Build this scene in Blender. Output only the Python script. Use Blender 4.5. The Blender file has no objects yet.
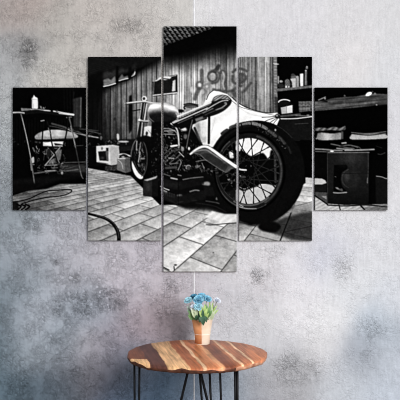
import bpy, bmesh, math, random
import numpy as np
from mathutils import Vector, Matrix
C = bpy.context.scene.collection
F = 740.0; CAMZ = 1.27; WALL = 3.95          # metres: the camera stands 3.95 m in front of the wall (wall plane y = 0)

# ---------------------------------------------------------------- helpers
def lin(c):
    return tuple(((v/255)/12.92 if v/255 <= .04045 else ((v/255+.055)/1.055)**2.4) for v in c)
def link(o, parent=None):
    C.objects.link(o)
    if parent: o.parent = parent
    return o
def obj(name, bm, mat, parent=None, smooth=True):
    me = bpy.data.meshes.new(name); bm.to_mesh(me); bm.free()
    for m in (mat if isinstance(mat, (list, tuple)) else [mat]): me.materials.append(m)
    if smooth:
        for p in me.polygons: p.use_smooth = True
    return link(bpy.data.objects.new(name, me), parent)
def tag(o, label=None, cat=None, group=None, kind=None):
    for k, v in (('label', label), ('category', cat), ('group', group), ('kind', kind)):
        if v: o[k] = v
    return o
def thing(name, label, cat, loc, group=None):
    o = link(bpy.data.objects.new(name, None)); o.location = loc; o.empty_display_size = .02
    return tag(o, label, cat, group)
def mat(name, col=None, rough=.5, spec=.3, metal=0.):
    m = bpy.data.materials.new(name); m.use_nodes = True; b = m.node_tree.nodes['Principled BSDF']
    if col: b.inputs['Base Color'].default_value = (*lin(col), 1)
    b.inputs['Roughness'].default_value = rough; b.inputs['Specular IOR Level'].default_value = spec; b.inputs['Metallic'].default_value = metal
    return m, m.node_tree, b
def noisy(name, c1, c2, scale, rough=.6, spec=.3, bump=0., stretch=(1, 1, 1)):
    m, t, b = mat(name, None, rough, spec); n = t.nodes; L = t.links.new
    tc = n.new('ShaderNodeTexCoord'); mp = n.new('ShaderNodeMapping'); mp.inputs['Scale'].default_value = stretch
    ns = n.new('ShaderNodeTexNoise'); ns.inputs['Scale'].default_value = scale; ns.inputs['Detail'].default_value = 5
    rp = n.new('ShaderNodeValToRGB'); rp.color_ramp.elements[0].position = .3; rp.color_ramp.elements[1].position = .7
    rp.color_ramp.elements[0].color = (*lin(c1), 1); rp.color_ramp.elements[1].color = (*lin(c2), 1)
    L(tc.outputs['Object'], mp.inputs['Vector']); L(mp.outputs[0], ns.inputs['Vector']); L(ns.outputs['Fac'], rp.inputs['Fac']); L(rp.outputs[0], b.inputs['Base Color'])
    if bump:
        bp = n.new('ShaderNodeBump'); bp.inputs['Strength'].default_value = bump; bp.inputs['Distance'].default_value = .002; L(ns.outputs['Fac'], bp.inputs['Height']); L(bp.outputs[0], b.inputs['Normal'])
    return m
def tube(bm, pts, r, n=8):
    pts = [Vector(p) for p in pts]; rings = []
    for i, p in enumerate(pts):
        d = (pts[min(i+1, len(pts)-1)]-pts[max(i-1, 0)]).normalized()
        a = d.orthogonal().normalized() if i == 0 else (a-d*a.dot(d)).normalized()
        b = d.cross(a); rr = r(i/(len(pts)-1)) if callable(r) else r
        rings.append([bm.verts.new(p+(a*math.cos(2*math.pi*k/n)+b*math.sin(2*math.pi*k/n))*rr) for k in range(n)])
    for q, s in zip(rings, rings[1:]):
        for k in range(n): bm.faces.new((q[k], q[(k+1) % n], s[(k+1) % n], s[k]))
    bm.faces.new(rings[0][::-1]); bm.faces.new(rings[-1])
def lathe(bm, prof, n=40, a0=0, a1=2*math.pi, cap=True):
    full = abs(a1-a0-2*math.pi) < 1e-6; m = n if full else n+1
    rings = [[bm.verts.new((r*math.cos(a0+(a1-a0)*k/n), r*math.sin(a0+(a1-a0)*k/n), z)) for k in range(m)] for r, z in prof]
    for q, s in zip(rings, rings[1:]):
        for k in range(n): bm.faces.new((q[k], q[(k+1) % m], s[(k+1) % m], s[k]))
    if cap and full: bm.faces.new(rings[0][::-1]); bm.faces.new(rings[-1])
    return rings
def bez(p0, p1, p2, n=8):
    p0, p1, p2 = map(Vector, (p0, p1, p2)); return [p0*(1-t)**2+p1*2*t*(1-t)+p2*t*t for t in [i/n for i in range(n+1)]]

def paint_print():
    # ---------------------------------------------------------------- the printed picture (grey values, laid out in print units)
    K = 4; PX0, PY0, PW, PH = 11, 25, 379, 249
    IMG = np.full((PH*K, PW*K), 0.03)
    rng = np.random.RandomState(7); rnd = random.Random(11)
    GX = (np.arange(PW*K)+.5)/K+PX0; GY = (np.arange(PH*K)+.5)/K+PY0
    
    def vnoise(w, h, fx, fy, seed):
        r = np.random.RandomState(seed); nx, ny = int(w/fx)+3, int(h/fy)+3
        g = r.rand(ny, nx); x = np.arange(w)/fx; y = np.arange(h)/fy
        xi = x.astype(int); yi = y.astype(int); u = x-xi; v = y-yi
        u = u*u*(3-2*u); v = v*v*(3-2*v); u = u[None]; v = v[:, None]
        a = g[yi][:, xi]; b = g[yi][:, xi+1]; c = g[yi+1][:, xi]; d = g[yi+1][:, xi+1]
        return (a*(1-u)+b*u)*(1-v)+(c*(1-u)+d*u)*v
    def fbm(fx, fy, seed, o=3):
        t = 0; s = 0
        for i in range(o):
            a = .6**i; t = t+a*vnoise(PW*K, PH*K, max(fx*K/2**i, 1.01), max(fy*K/2**i, 1.01), seed+i); s += a
        return t/s-.5
    def box(m, r, ax):
        if r < 1: return m
        n = m.shape[ax]; c = np.concatenate([np.zeros_like(np.take(m, [0], ax)), np.cumsum(m, ax)], ax)
        i = np.arange(n); hi = np.minimum(i+r+1, n); lo = np.maximum(i-r, 0)
        return (np.take(c, hi, ax)-np.take(c, lo, ax))/(2*r+1)
    def blur(m, r):
        k = int(round(r*K*.6))
        for _ in range(2): m = box(box(m, k, 0), k, 1)
        return m
    def win(x0, y0, x1, y1):
        a = max(0, int((x0-PX0)*K)); b = min(PW*K, int((x1-PX0)*K)+1); c = max(0, int((y0-PY0)*K)); d = min(PH*K, int((y1-PY0)*K)+1)
        return (slice(c, d), slice(a, b)) if b > a and d > c else None
    def put(sl, m, val, alpha=1.):
        X, Y = GX[sl[1]][None], GY[sl[0]][:, None]
        v = val(X, Y) if callable(val) else val
        m = m*alpha; IMG[sl] = IMG[sl]*(1-m)+np.clip(v/255., 0, 1)*m
    def inside(pts, X, Y):
        r = np.zeros((Y.shape[0], X.shape[1]), bool)
        for (x1, y1), (x2, y2) in zip(pts, pts[1:]+pts[:1]):
            if y1 == y2: continue
            r ^= ((y1 > Y) != (y2 > Y)) & (X < (x2-x1)*(Y-y1)/(y2-y1)+x1)
        return r.astype(float)
    def poly(pts, val, soft=.4, alpha=1., clip=None):
        p = soft*2+1; xs = [q[0] for q in pts]; ys = [q[1] for q in pts]
        sl = win(min(xs)-p, min(ys)-p, max(xs)+p, max(ys)+p)
        if sl is None: return
        X, Y = GX[sl[1]][None], GY[sl[0]][:, None]
        m = blur(inside(list(pts), X, Y), soft)
        if clip is not None: m = m*inside(list(clip), X, Y)
        put(sl, m, val, alpha)
    def cr(pts, n=8):
        if len(pts) < 3: return list(pts)
        P = [pts[0]]+list(pts)+[pts[-1]]; out = []
        for i in range(1, len(P)-2):
            for k in range(n):
                t = k/n; q = []
                for c in range(len(pts[0])):
                    a, b, d, e = P[i-1][c], P[i][c], P[i+1][c], P[i+2][c]
                    q.append(.5*(2*b+(d-a)*t+(2*a-5*b+4*d-e)*t*t+(3*b-a-3*d+e)*t**3))
                out.append(tuple(q))
        return out+[tuple(pts[-1])]
    def blob(pts, val, soft=.4, alpha=1., clip=None): poly(cr(list(pts)+[pts[0]])[:-1], val, soft, alpha, clip)
    def stroke(pts, w, val, soft=.5, alpha=1., smooth=True, clip=None):
        if smooth: pts = cr(pts)
        w2 = w if not hasattr(w, '__len__') else None; p = (w if w2 is not None else max(w))/2+soft+.5
        xs = [q[0] for q in pts]; ys = [q[1] for q in pts]
        sl = win(min(xs)-p, min(ys)-p, max(xs)+p, max(ys)+p)
        if sl is None: return
        X, Y = GX[sl[1]][None], GY[sl[0]][:, None]; M = np.zeros((Y.shape[0], X.shape[1])); n = len(pts)-1
        for i in range(n):
            (x1, y1), (x2, y2) = pts[i][:2], pts[i+1][:2]
            wa, wb = (w, w) if w2 is not None else (w[0]+(w[1]-w[0])*i/n, w[0]+(w[1]-w[0])*(i+1)/n)
            dx, dy = x2-x1, y2-y1; L = dx*dx+dy*dy+1e-9
            t = np.clip(((X-x1)*dx+(Y-y1)*dy)/L, 0, 1); d = np.hypot(X-x1-t*dx, Y-y1-t*dy)
            M = np.maximum(M, np.clip(((wa+(wb-wa)*t)/2-d)/soft+.5, 0, 1))
        if clip is not None: M = M*inside(list(clip), X, Y)
        put(sl, M, val, alpha)
    def arc(cx, cy, rx, ry, a0=0, a1=360, rot=0, n=48):
        o = []; c, s = math.cos(math.radians(rot)), math.sin(math.radians(rot))
        for i in range(n+1):
            a = math.radians(a0+(a1-a0)*i/n); x, y = rx*math.cos(a), ry*math.sin(a); o.append((cx+x*c-y*s, cy+x*s+y*c))
        return o
    def ell(cx, cy, rx, ry, val, soft=.4, alpha=1., rot=0, clip=None): poly(arc(cx, cy, rx, ry, 0, 360, rot)[:-1], val, soft, alpha, clip)
    def ring(cx, cy, rx, ry, w, val, a0=0, a1=360, rot=0, soft=.5, alpha=1., clip=None): stroke(arc(cx, cy, rx, ry, a0, a1, rot), w, val, soft, alpha, False, clip)
    def lerp(x, pts):
        return np.interp(x, [p[0] for p in pts], [p[1] for p in pts])
    def rect(x0, y0, x1, y1): return [(x0, y0), (x1, y0), (x1, y1), (x0, y1)]
    def bits(pts, n, vmin, vmax, lmin, lmax, w, seed, ang=None, alpha=.9):   # scattered glints of small metal parts
        r = random.Random(seed); xs = [p[0] for p in pts]; ys = [p[1] for p in pts]; k = 0
        while k < n:
            x, y = r.uniform(min(xs), max(xs)), r.uniform(min(ys), max(ys))
            if not inside(list(pts), np.array([[x]]), np.array([[y]]))[0, 0]: continue
            k += 1; a = math.radians(r.choice(ang)+r.uniform(-14, 14)) if ang else r.uniform(0, 6.28); l = r.uniform(lmin, lmax)
            bend = r.uniform(-.5, .5)
            stroke([(x, y), (x+l*.5*math.cos(a)+bend, y+l*.5*math.sin(a)-bend), (x+l*math.cos(a), y+l*math.sin(a))], r.uniform(.5, 1)*w, r.uniform(vmin, vmax), .6, alpha*r.uniform(.6, 1))
    
    # ---- boarded wall of the workshop
    XX, YY = GX[None], GY[:, None]
    def boards():
        tone = lerp(XX, [(88, 22), (101, 30), (104, 58), (112, 72), (120, 100), (130, 118), (140, 120), (150, 128), (160, 140), (172, 160), (185, 172), (200, 160), (215, 142), (230, 118), (240, 122), (252, 124), (262, 160), (270, 146), (276, 100)])
        tone = tone+0*YY
        top = lerp(XX, [(88, 96), (103, 88), (120, 80), (135, 73), (150, 64), (161, 56), (170, 57), (180, 57), (195, 54), (215, 48), (230, 46), (236, 46), (237, 40), (276, 40)])
        sp = lerp(XX, [(88, 10), (150, 12), (165, 24), (185, 27), (235, 28), (237, 20), (276, 18)])
        f = np.clip((YY-top)/sp+.15, 0, 1); f = f*f*(3-2*f)
        low = lerp(YY, [(80, 1), (100, .97), (120, .8), (145, .6)])*np.ones_like(XX)
        g = fbm(1.3, 26, 3)*66+fbm(.6, 14, 9, 2)*34+fbm(5, 9, 13)*44
        v = tone*low+g*np.clip(tone/120, .25, 1.1)
        # board joints
        r = random.Random(4); x = 88.5
        while x < 277:
            wd = r.choice([3.2, 4.2, 5.4, 4.6]) if x < 160 else r.choice([4.6, 6.2, 7.4]); dk = r.uniform(.3, .7) if x < 160 else r.uniform(.62, .9)
            v = v*(1-(1-dk)*np.exp(-((XX-x)/.55)**2)); v = v*(1+.16*np.exp(-((XX-x-.95)/.5)**2))
            sel = (XX > x) & (XX < x+wd); v = np.where(sel, v*r.uniform(.86, 1.12), v); x += wd
        for x, a in ((183, .45), (194.5, .35), (181.9, -.2), (249.5, .25), (255.3, -.5), (268.8, .3), (270.5, -.5), (137, .35), (161, .1), (112, .3), (119, .25)):
            v = v*(1+a*np.exp(-((XX-x)/.55)**2))
        return v*f+6*(1-f)
    sl = win(88, 26, 276.5, 150); M = np.ones((sl[0].stop-sl[0].start, sl[1].stop-sl[1].start)); B = boards()
    put(sl, M, B[sl])
    # ceiling of the left room and its soft slats
    poly([(88, 56), (161, 56), (161, 58), (140, 68), (103, 83), (88, 77)], lambda X, Y: 20+0*X+0*Y, 1.5)
    for i in range(9): stroke([(88, 58+i*2.2), (100+i*3, 57+i*.6+2)], .8, 34, .8, .6)
    poly([(88, 76), (103, 70), (103, 88), (88, 150)], 12, 1.5, .8)
    # torn sheet hanging under the ceiling
    for pts, vt in (([(103.3, 80), (108, 78), (111, 80), (115, 76), (116, 80), (115.3, 83.5), (110, 85), (103.6, 86.6)], 175), ([(118.5, 79), (122, 74), (124, 77), (128, 75.5), (128, 78.5), (122, 80), (118.6, 81)], 165), ([(132, 75), (134.5, 72), (135, 68), (135.6, 74), (133, 76.6)], 190)):
        poly(pts, vt*.9, .7, .7)
        y = max(p[1] for p in pts); poly([(p[0], p[1]-7) for p in pts], 90, 2, .45)
    stroke([(103.6, 86.4), (109, 85.4), (115.5, 83.3)], .9, 225, .5); stroke([(119, 80.8), (123, 79.5), (128, 78.3)], .8, 200, .5); stroke([(131.5, 76.4), (134, 75), (135, 72)], .8, 215, .5)
    stroke([(104, 87.8), (116, 84.8), (118, 82.5), (128, 80), (131, 78), (136, 75)], 1.5, 15, .8, .9)
    poly([(116, 66), (118.5, 66), (118, 83), (116, 83)], 10, .6, .9); poly([(128.6, 68), (131.5, 66), (131.4, 78), (128.6, 79)], 10, .7, .8)
    # ceiling lattice
    LAT = [(163, 26), (213, 26), (211, 29), (197, 34), (180, 41), (163, 46.5)]
    poly(LAT, 16, .5)
    for r in range(7):
        for c in range(-1, 13):
            x = 164+c*4.9+(r % 2)*2.3-r*.2; y = 27.2+r*3.1+(c % 3)*.15
            stroke([(x-1.3, y-.9), (x+.6, y-.1), (x+2., y+1.5)], (1.6, 1.1), rnd.uniform(70, 128), .7, .9, True, LAT)
    poly([(163, 46), (212, 28.5), (237, 26), (237, 42), (163, 56)], 7, 1.)
    stroke([(164, 62), (190, 53), (237, 42)], 3, 20, 3, .35)
    
    # ---- wall mirror
    poly([(152.6, 82), (160, 77.5), (177.2, 74.6), (177.4, 92.2), (153, 95)], 28, .4)
    blob([(153, 81.5), (157, 79.6), (160, 77.2), (166, 76.2), (171, 76.6), (170, 78.6), (165, 80), (161, 79), (157, 81)], 205, .5)
    stroke([(163, 78.6), (168.5, 79)], 1, 60, .5); stroke([(170, 76.6), (176, 75.4)], .8, 150, .4)
    poly([(172.8, 81), (175.4, 79.5), (175.4, 91), (172, 91.4)], lambda X, Y: 215-(X-172)*12+0*Y, .6)
    stroke([(154, 82), (153.6, 94)], .7, 110, .4); stroke([(153, 95.2), (177.3, 92.6)], .9, 190, .4); stroke([(177, 75), (177.2, 92)], .8, 15, .3); stroke([(153.6, 96.3), (177, 93.8)], .7, 60, .5)
    # ---- painted scrawl on the boards
    def paintline(p, w, v=62, a=.75): stroke(p, w*1.35, v+4, 1.7, a*1.05)
    paintline([(201.6, 70.5), (201.8, 76), (202, 82)], 3, 66); ell(199.6, 85.5, 4.2, 4.6, 84, 1, .8); ell(199.6, 85, 1.7, 2.2, 205, .7); ell(207, 86.5, 3.4, 3.6, 120, 1, .65); ell(207, 86.5, 1.2, 1.2, 190, .6, .8)
    paintline([(199, 89), (196.5, 94), (195, 98.5)], 3, 72); paintline([(203, 88), (206, 92), (203, 95)], 1.6, 100, .6)
    ring(212.5, 76.5, 4.6, 4.8, 2, 76, 0, 360, 0, .9, .85); ell(213, 77.5, 2, 2, 150, .8, .7); paintline([(215, 71), (217.3, 68.5), (218.5, 66)], 3, 45, .9); paintline([(209, 73), (214, 70.5), (219, 73)], 1.8, 70)
    paintline([(212, 83), (216, 82.5), (219, 79), (220, 74), (222.5, 70.8), (225.3, 73), (225.8, 79), (224.6, 84), (226.2, 88.6), (224, 91.5), (219, 91), (213.5, 89.4)], 1.9, 74, .9)
    paintline([(222.8, 72), (224.3, 76), (223, 84), (224.4, 89)], .9, 205, .6)
    paintline([(227.5, 91.5), (232, 90.5), (236, 88)], 1.8, 60, .8); paintline([(219, 90), (224, 94), (229, 97)], 2, 70, .7)
    for q in ([(233, 72), (236, 69.5), (241, 68.8), (246.5, 71)], [(232.6, 76), (232.4, 80), (234.5, 83), (239, 84.3)], [(240, 74), (244, 75), (246, 78), (243.6, 81), (240, 83)], [(239.5, 74), (239.5, 85), (241, 86)]): paintline(q, 1.9, 70, .9)
    ell(240, 78, 3, 4, 78, 1.2, .8); paintline([(242.5, 92), (246, 89), (251, 83)], 2, 74, .9); paintline([(233, 92), (236, 96)], 3, 60, .7); ell(236, 90, 3, 4, 80, 1.5, .5)
    blob([(190, 88), (192, 86.8), (193.4, 90), (191.5, 93)], 205, .8, .7)
    # dark loops behind the seat
    stroke(arc(191, 107.5, 7, 2.6, 150, 370), 1.6, 30, .5, 1, False); ell(191, 106.4, 6, 1.8, 70, .6, .8); stroke([(184, 104.5), (190, 103.4), (198, 105)], 1.2, 30, .6); ell(180.5, 111, 3.4, 1.8, 24, .6)
    # edge of boards by the shelves
    poly([(273.6, 57), (277, 57), (277.6, 116), (274.5, 116)], lambda X, Y: 118+12*np.sin(Y*2.1)+0*X, .5)
    stroke([(272.6, 57), (272.9, 114)], .7, 45, .4, .8)
    poly([(274.5, 96), (279, 98), (279, 118), (275, 118)], 40, 1.2, .8)
    
    # ---- shelves
    poly([(277, 57), (313, 57), (313, 140), (279, 140)], 6, .4)
    poly([(276, 88.8), (313, 85.2), (313, 87.6), (276, 91.6)], lambda X, Y: 96+8*np.sin(X*1.3)+0*Y, .5)
    blob([(273, 63), (277, 63.4), (279, 64.2), (276, 65), (273.6, 64.2)], 170, .5)
    poly(rect(277.4, 76, 279, 85), 140, .6); ell(281, 81.4, 1.8, 1.2, 150, .5); ell(281, 86, 3, 2, 45, .6); poly(rect(277.5, 83.6, 283, 85), 40, .4)
    blob([(285, 80.2), (288, 79), (290, 82), (289.6, 87.4), (285.3, 88)], lambda X, Y: 95+12*np.sin(X*3+Y*2), .5); poly(rect(285.4, 85.8, 286.8, 87.8), 220, .3); poly(rect(288.2, 86, 289.4, 87.4), 190, .3)
    blob([(291, 76), (293.5, 74.4), (296, 76), (295.5, 79), (291.4, 79)], 90, .6); ell(293, 74.8, 2, 1.2, 60, .5); poly([(290.2, 78.8), (296, 78.2), (296, 87.2), (292.4, 87.8), (291.8, 82)], 172, .5)
    poly(rect(296.2, 77.4, 299, 87), 140, .5); ell(297.3, 77, 1.6, 1.2, 140, .5)
    poly([(299.9, 73.8), (303.2, 73.4), (303.2, 86), (300.2, 86.4)], 205, .4)
    poly([(305, 70), (306.8, 69.6), (307.2, 72.6), (306.9, 77), (307.4, 85.4), (304.3, 85.6), (304.6, 78)], lambda X, Y: 75+45*np.exp(-((X-305.8)/.5)**2)+0*Y, .5); ell(306.8, 68, 1.3, 1.2, 100, .5); ell(307, 66.8, .8, .8, 150, .4); ell(305.8, 70.6, .7, .7, 170, .4)
    # white tub with dark lid, planks and box on the second level
    ell(284.4, 103.4, 6.6, 4.6, 20, .4, 1); stroke(arc(284.6, 102.6, 6.2, 3, 190, 325), 1, 205, .5, 1, False)
    poly([(280.6, 106.8), (292.6, 104.8), (292.6, 112.6), (281.6, 114)], lambda X, Y: 165+np.where(X > 286.5, 35, 0)+0*Y, .4); stroke([(279, 107.3), (286, 105.8), (292.6, 104.2)], 1.4, 15, .4); stroke([(286.6, 106), (286.8, 113.2)], .5, 120, .4)
    poly([(298.6, 101.6), (313, 101.2), (313, 110.5), (299.2, 112.2)], lambda X, Y: 96+14*np.sin(Y*1.7+X*.1)+8*np.sin(X*2.3), .4)
    for k in range(6): stroke([(301+k*2, 104.3+(k % 2)*2), (302.4+k*2, 104.2+(k % 2)*2)], .6, 40, .4)
    stroke([(281, 116.2), (300, 114.4)], 1.8, 74, .6); stroke([(296, 115.4), (310, 116.2), (311, 116)], 1.2, 90, .6); stroke([(281, 118.8), (295, 118.6), (312, 116.6)], .9, 190, .5); ell(308, 115.4, 1.6, 1, 110, .5)
    poly([(279, 120), (312.5, 118.5), (312.5, 140), (279, 140)], 21, .5); stroke([(295, 124), (308, 123.2)], .7, 58, .5); stroke([(282, 141), (312, 140)], .6, 30, .6)
    poly(rect(300, 140, 313, 176), 5, .4)
    
    # ---- beam and boxes of the right hand picture
    poly(rect(314, 87, 389, 211), 4, .3)
    BG = fbm(9, 1.2, 31)
    def beam(X, Y): return 60+60*BG[win(314, 86, 388.5, 118)][:Y.shape[0], :X.shape[1]] if False else 70+16*np.sin(Y*1.6+X*.12)+9*np.sin(X*.31+Y*.8)+0*X
    poly([(310, 103), (318, 101), (326, 100), (333, 98.2), (347, 97), (356, 96.5), (364, 95), (375, 93.5), (388.5, 94.4), (388.5, 104), (376, 105), (372, 105.8), (356, 107.5), (338, 109), (320, 110.5), (310, 111.2)], beam, .5)
    poly([(310, 102), (316, 101.5), (326, 103.5), (332, 104.5), (318, 105), (310, 106)], 110, .6, .6); stroke([(318.5, 100), (322, 98.5), (325.5, 97)], .8, 130, .4); ell(325, 98.6, .8, .8, 150, .4); stroke([(322, 100.6), (327, 101.8)], 1.5, 20, .5); stroke([(316, 109), (345, 106), (388, 100)], .8, 105, .8, .7); stroke([(318, 103), (345, 101), (385, 97.5)], .7, 45, .8, .7)
    blob([(343.6, 96.5), (344.5, 94.6), (345.8, 96.5)], 90, .4)
    blob([(365.4, 95.4), (367.5, 92.6), (370.8, 92), (372, 93.2), (370, 95.3), (367, 96)], 245, .4); ell(375, 93.6, 1, .9, 120, .5); ell(372.6, 91.6, .8, .6, 80, .4)
    poly([(377, 97), (388.5, 94.5), (388.5, 104), (378, 105.5)], 55, 1.5, .5); ell(376.6, 104.8, .9, .7, 140, .4)
    blob([(315.5, 128), (322, 127.6), (328, 128.2), (334, 126.8), (340, 128), (345.2, 126), (345, 129.6), (338, 130.6), (330, 130), (322, 130.8), (315.5, 130.6)], lambda X, Y: 92+30*np.sin(X*1.1+Y), .5)
    blob([(317.6, 133.4), (322, 132.6), (332, 133.6), (340, 132.6), (341.4, 134), (341, 139), (338, 139.6), (318.5, 139.8)], lambda X, Y: 146+25*np.sin(X*.35)+0*Y, .5); poly(rect(341, 131.6, 343.2, 139), 80, .5); ell(316.4, 138.6, .6, .8, 150, .3)
    stroke([(351.5, 132.5), (368, 133.6), (386, 131.6)], .6, 120, .5)
    poly([(351.4, 134), (386, 133), (385.8, 138.6), (352, 139.6)], 105, .4); blob([(351.6, 134.6), (354, 134.6), (368, 135.8), (385, 134.6), (385.6, 138.4), (352.2, 139.4)], 165, .4, .9); stroke([(353, 135), (360, 136.6), (368, 137), (380, 136)], .6, 150, .5); stroke([(354, 134), (370, 135.2), (385.5, 133)], .8, 40, .4)
    # the clutter on the stove top
    for p, w, v in (([(315.5, 149), (324, 149.4), (333, 150.2), (342, 150.6)], 1.4, 165), ([(315.5, 151.4), (345, 152.4), (369, 152.4)], .9, 130), ([(331, 144), (338, 145.4), (346, 147.6), (354, 148.6)], 1, 130), ([(342, 143.2), (346, 142.8)], 1.3, 215), ([(340, 146.2), (350, 145.2), (358, 147.4)], .8, 150), ([(337, 148.4), (345, 149.2), (352, 149.6)], 1.6, 175), ([(345, 150.4), (360, 150), (374, 149.4)], 1.4, 190), ([(326, 152), (335, 149.5)], .6, 90), ([(352, 146), (358, 146.6), (361, 149)], .7, 120), ([(378, 154), (381, 154.4), (385, 152.8)], .6, 90), ([(376, 146), (382, 148)], .6, 45)): stroke(p, w, v*.72, .6, .95)
    ell(342, 146.4, 2, 1, 40, .4); ell(332, 151.2, 2, .7, 225, .5)
    # the stove
    poly([(327, 152.6), (369, 152.6), (368.6, 204.5), (327.5, 205)], lambda X, Y: 27+22*np.exp(-((X-352)/11)**2-((Y-158)/9)**2)-12*np.clip((Y-185)/20, 0, 1), .5)
    poly(rect(315, 154, 327, 178), 9, .4); stroke([(327.4, 153), (327.6, 204)], .7, 52, .5); stroke([(368.2, 153), (368.2, 170), (367.6, 183)], .8, 56, .5); stroke([(367.5, 178), (367.2, 183)], .7, 105, .5); stroke([(328, 152.8), (369, 152.6)], .6, 105, .4)
    blob([(334, 165), (345.5, 164.8), (347.5, 167), (346.5, 170), (342.5, 172), (340.8, 178), (342.2, 186), (346.5, 191), (345.5, 193.4), (335, 193.6), (333.6, 185)], 6, .5)
    ring(351.5, 178.5, 9.5, 9.5, 1.2, 62, 110, 250, 0, 1, .8); ell(352, 179, 9, 9, 44, 2.5, .5); ell(347, 177, 2.5, 4, 62, 1.8, .7); stroke([(343, 173.6), (369, 173.2)], .6, 20, .5); ell(346, 165, 8, 3, 26, 2, .3)
    stroke([(333.6, 192.6), (339, 193), (346.5, 192.4)], 1.3, 120, .5); blob([(335, 187.2), (337.5, 187.4), (340, 189.6), (337, 189.2)], 120, .5); blob([(338, 189.6), (342, 188.6), (342.4, 191.4)], 80, .6); stroke([(335, 176.6), (336, 177)], .6, 90, .4)
    # right of the stove
    poly([(369.4, 160), (388.5, 160), (388.5, 204), (369.4, 204)], 6, .5); poly([(375.5, 176), (387.5, 179), (387.5, 206), (376, 204.5)], 21, .8, .9); stroke([(376.5, 176.2), (382, 177), (386, 178.6), (388.5, 178)], .9, 120, .5)
    # pale things at the left
    poly([(305.6, 177.4), (315, 178.2), (322, 178.6), (325.4, 180.4), (326.6, 183), (322, 184.6), (305.6, 184.4)], 172, .5); poly([(305, 185.4), (326.6, 184.8), (326.6, 191.5), (305, 192.5)], 24, .4); poly(rect(306, 183, 311, 189), 58, .5); poly([(304.6, 189.4), (311.4, 189), (311.4, 190.6), (304.6, 191)], 190, .4)
    poly([(315, 192), (327, 192.4), (327.4, 206), (315, 206)], 70, .4)
    
    # ---- tiled floor
    V1, V2, HZ = 317., -90., 146.
    def floor_val(X, Y):
        v = np.maximum(Y-HZ, 2.); s = (X-V1)/v; t = (X-V2)/v
        row = (-.766-s)/.38; kr = np.floor(row); fr = row-kr
        tt = (t-2.52-.45*np.mod(kr, 2))/.9; kt = np.floor(tt); ft = tt-kt
        h = np.mod(np.sin(kr*12.9898+kt*78.233)*43758.5453, 1)
        base = 174+(46+34*np.clip((60-v)/40, 0, 1))*(h-.5)+30*(.5-fr)+14*(.5-ft)
        ds = np.minimum(fr, 1-fr)*.38*v/ (1+.0*s); dt = np.minimum(ft, 1-ft)*.9*v
        ls = ds/np.sqrt(1+s*s); lt = dt/np.sqrt(1+t*t)
        wd = np.clip(v/95, .22, 1)*.75
        line = np.maximum(np.clip(1.25-ls/wd, 0, 1), np.clip(1.25-lt/wd, 0, 1)*(.6+.25*np.clip((v-40)/60, 0, 1)))
        far = np.clip((v-25)/65, 0, 1)
        return base, line*(.32+.43*far), far, v
    FL = [(12, 196), (60, 180), (88, 168), (131, 176), (160, 205), (215, 205), (260, 218), (304, 184), (312.5, 180), (312.5, 274), (12, 274)]
    sl = win(12, 150, 313, 274); X, Y = GX[sl[1]][None], GY[sl[0]][:, None]
    b, ln, far, vv = floor_val(X, Y)
    mott = fbm(7, 3.5, 51)[sl]*64+fbm(1.6, 1.2, 61)[sl]*30+fbm(20, 8, 71)[sl]*30
    tone = 1-.42*np.exp(-((X-30)/48)**2)+.12*np.exp(-((X-195)/50)**2-((Y-255)/25)**2)-.06*np.clip((190-Y)/30, 0, 1)
    val = (b+mott)*tone; val = val*(1-ln*.85)+34*ln*.85
    mm = blur(inside(FL, X, Y), .6)
    put(sl, mm, val)
    # bottom right floor pieces of the right hand picture
    poly([(315, 197), (327, 203.6), (345, 205), (388.5, 204), (388.5, 211), (315, 211)], lambda X, Y: 165-40*np.clip((X-345)/40, 0, 1)+12*np.sin(X*.9+Y*1.7), .4)
    stroke([(315, 195.6), (327.4, 204.4)], 1.3, 12, .4); stroke([(327.4, 205), (345, 206), (366, 205), (388, 207)], 1.2, 10, .6); stroke([(339, 205), (340.4, 210.5)], 1.2, 25, .5); stroke([(361, 206), (364.5, 209.5)], 1.6, 25, .6); poly([(364, 207.5), (388.5, 205), (388.5, 211), (366, 211)], 70, 1.2, .5)
    poly([(321, 196), (326.6, 196), (326.6, 199.5)], 130, .4)
    # ---- left hand picture: trestle table, boxes, hose
    poly([(12, 87), (86, 87), (86, 184), (60, 184), (46, 189), (12, 192)], 7, 1.)
    poly([(12, 180), (50, 176), (86, 166), (86, 176), (60, 180), (30, 190), (12, 192)], 22, 2, .8)
    for x in range(14, 84, 3): stroke([(x, 118+(x % 5)), (x, 146)], .8, 19, 1, .6)
    for x in range(64, 74, 3): stroke([(x, 89), (x+.4, 112)], 1, 17, 1, .7)
    poly([(73, 98.8), (81.8, 96.6), (82, 127), (73.6, 127)], 46, .8); stroke([(81, 98), (80.4, 127)], 1, 95, .6); stroke([(77, 99), (76.6, 126)], 1, 60, .8); stroke([(74, 92), (73.6, 98)], .7, 30, .6)
    # candle
    blob([(31.6, 98.4), (33, 97), (34, 95), (35, 96.6), (37.4, 98), (37.8, 100), (37.6, 108.6), (32.4, 109), (31.8, 104)], lambda X, Y: 205+18*np.exp(-((X-35)/2)**2)-30*np.clip(33.2-X, 0, 1), .4)
    stroke([(32, 99.4), (37.6, 99.6)], .4, 150, .4); stroke([(33.4, 104), (33.6, 108)], .5, 150, .5, .6)
    # table top
    poly([(13, 111.6), (21, 110), (34, 108.6), (54, 111), (74, 113.8), (74, 116.5), (62, 116), (40, 113), (24, 114.8), (13, 114)], 20, .4)
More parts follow.
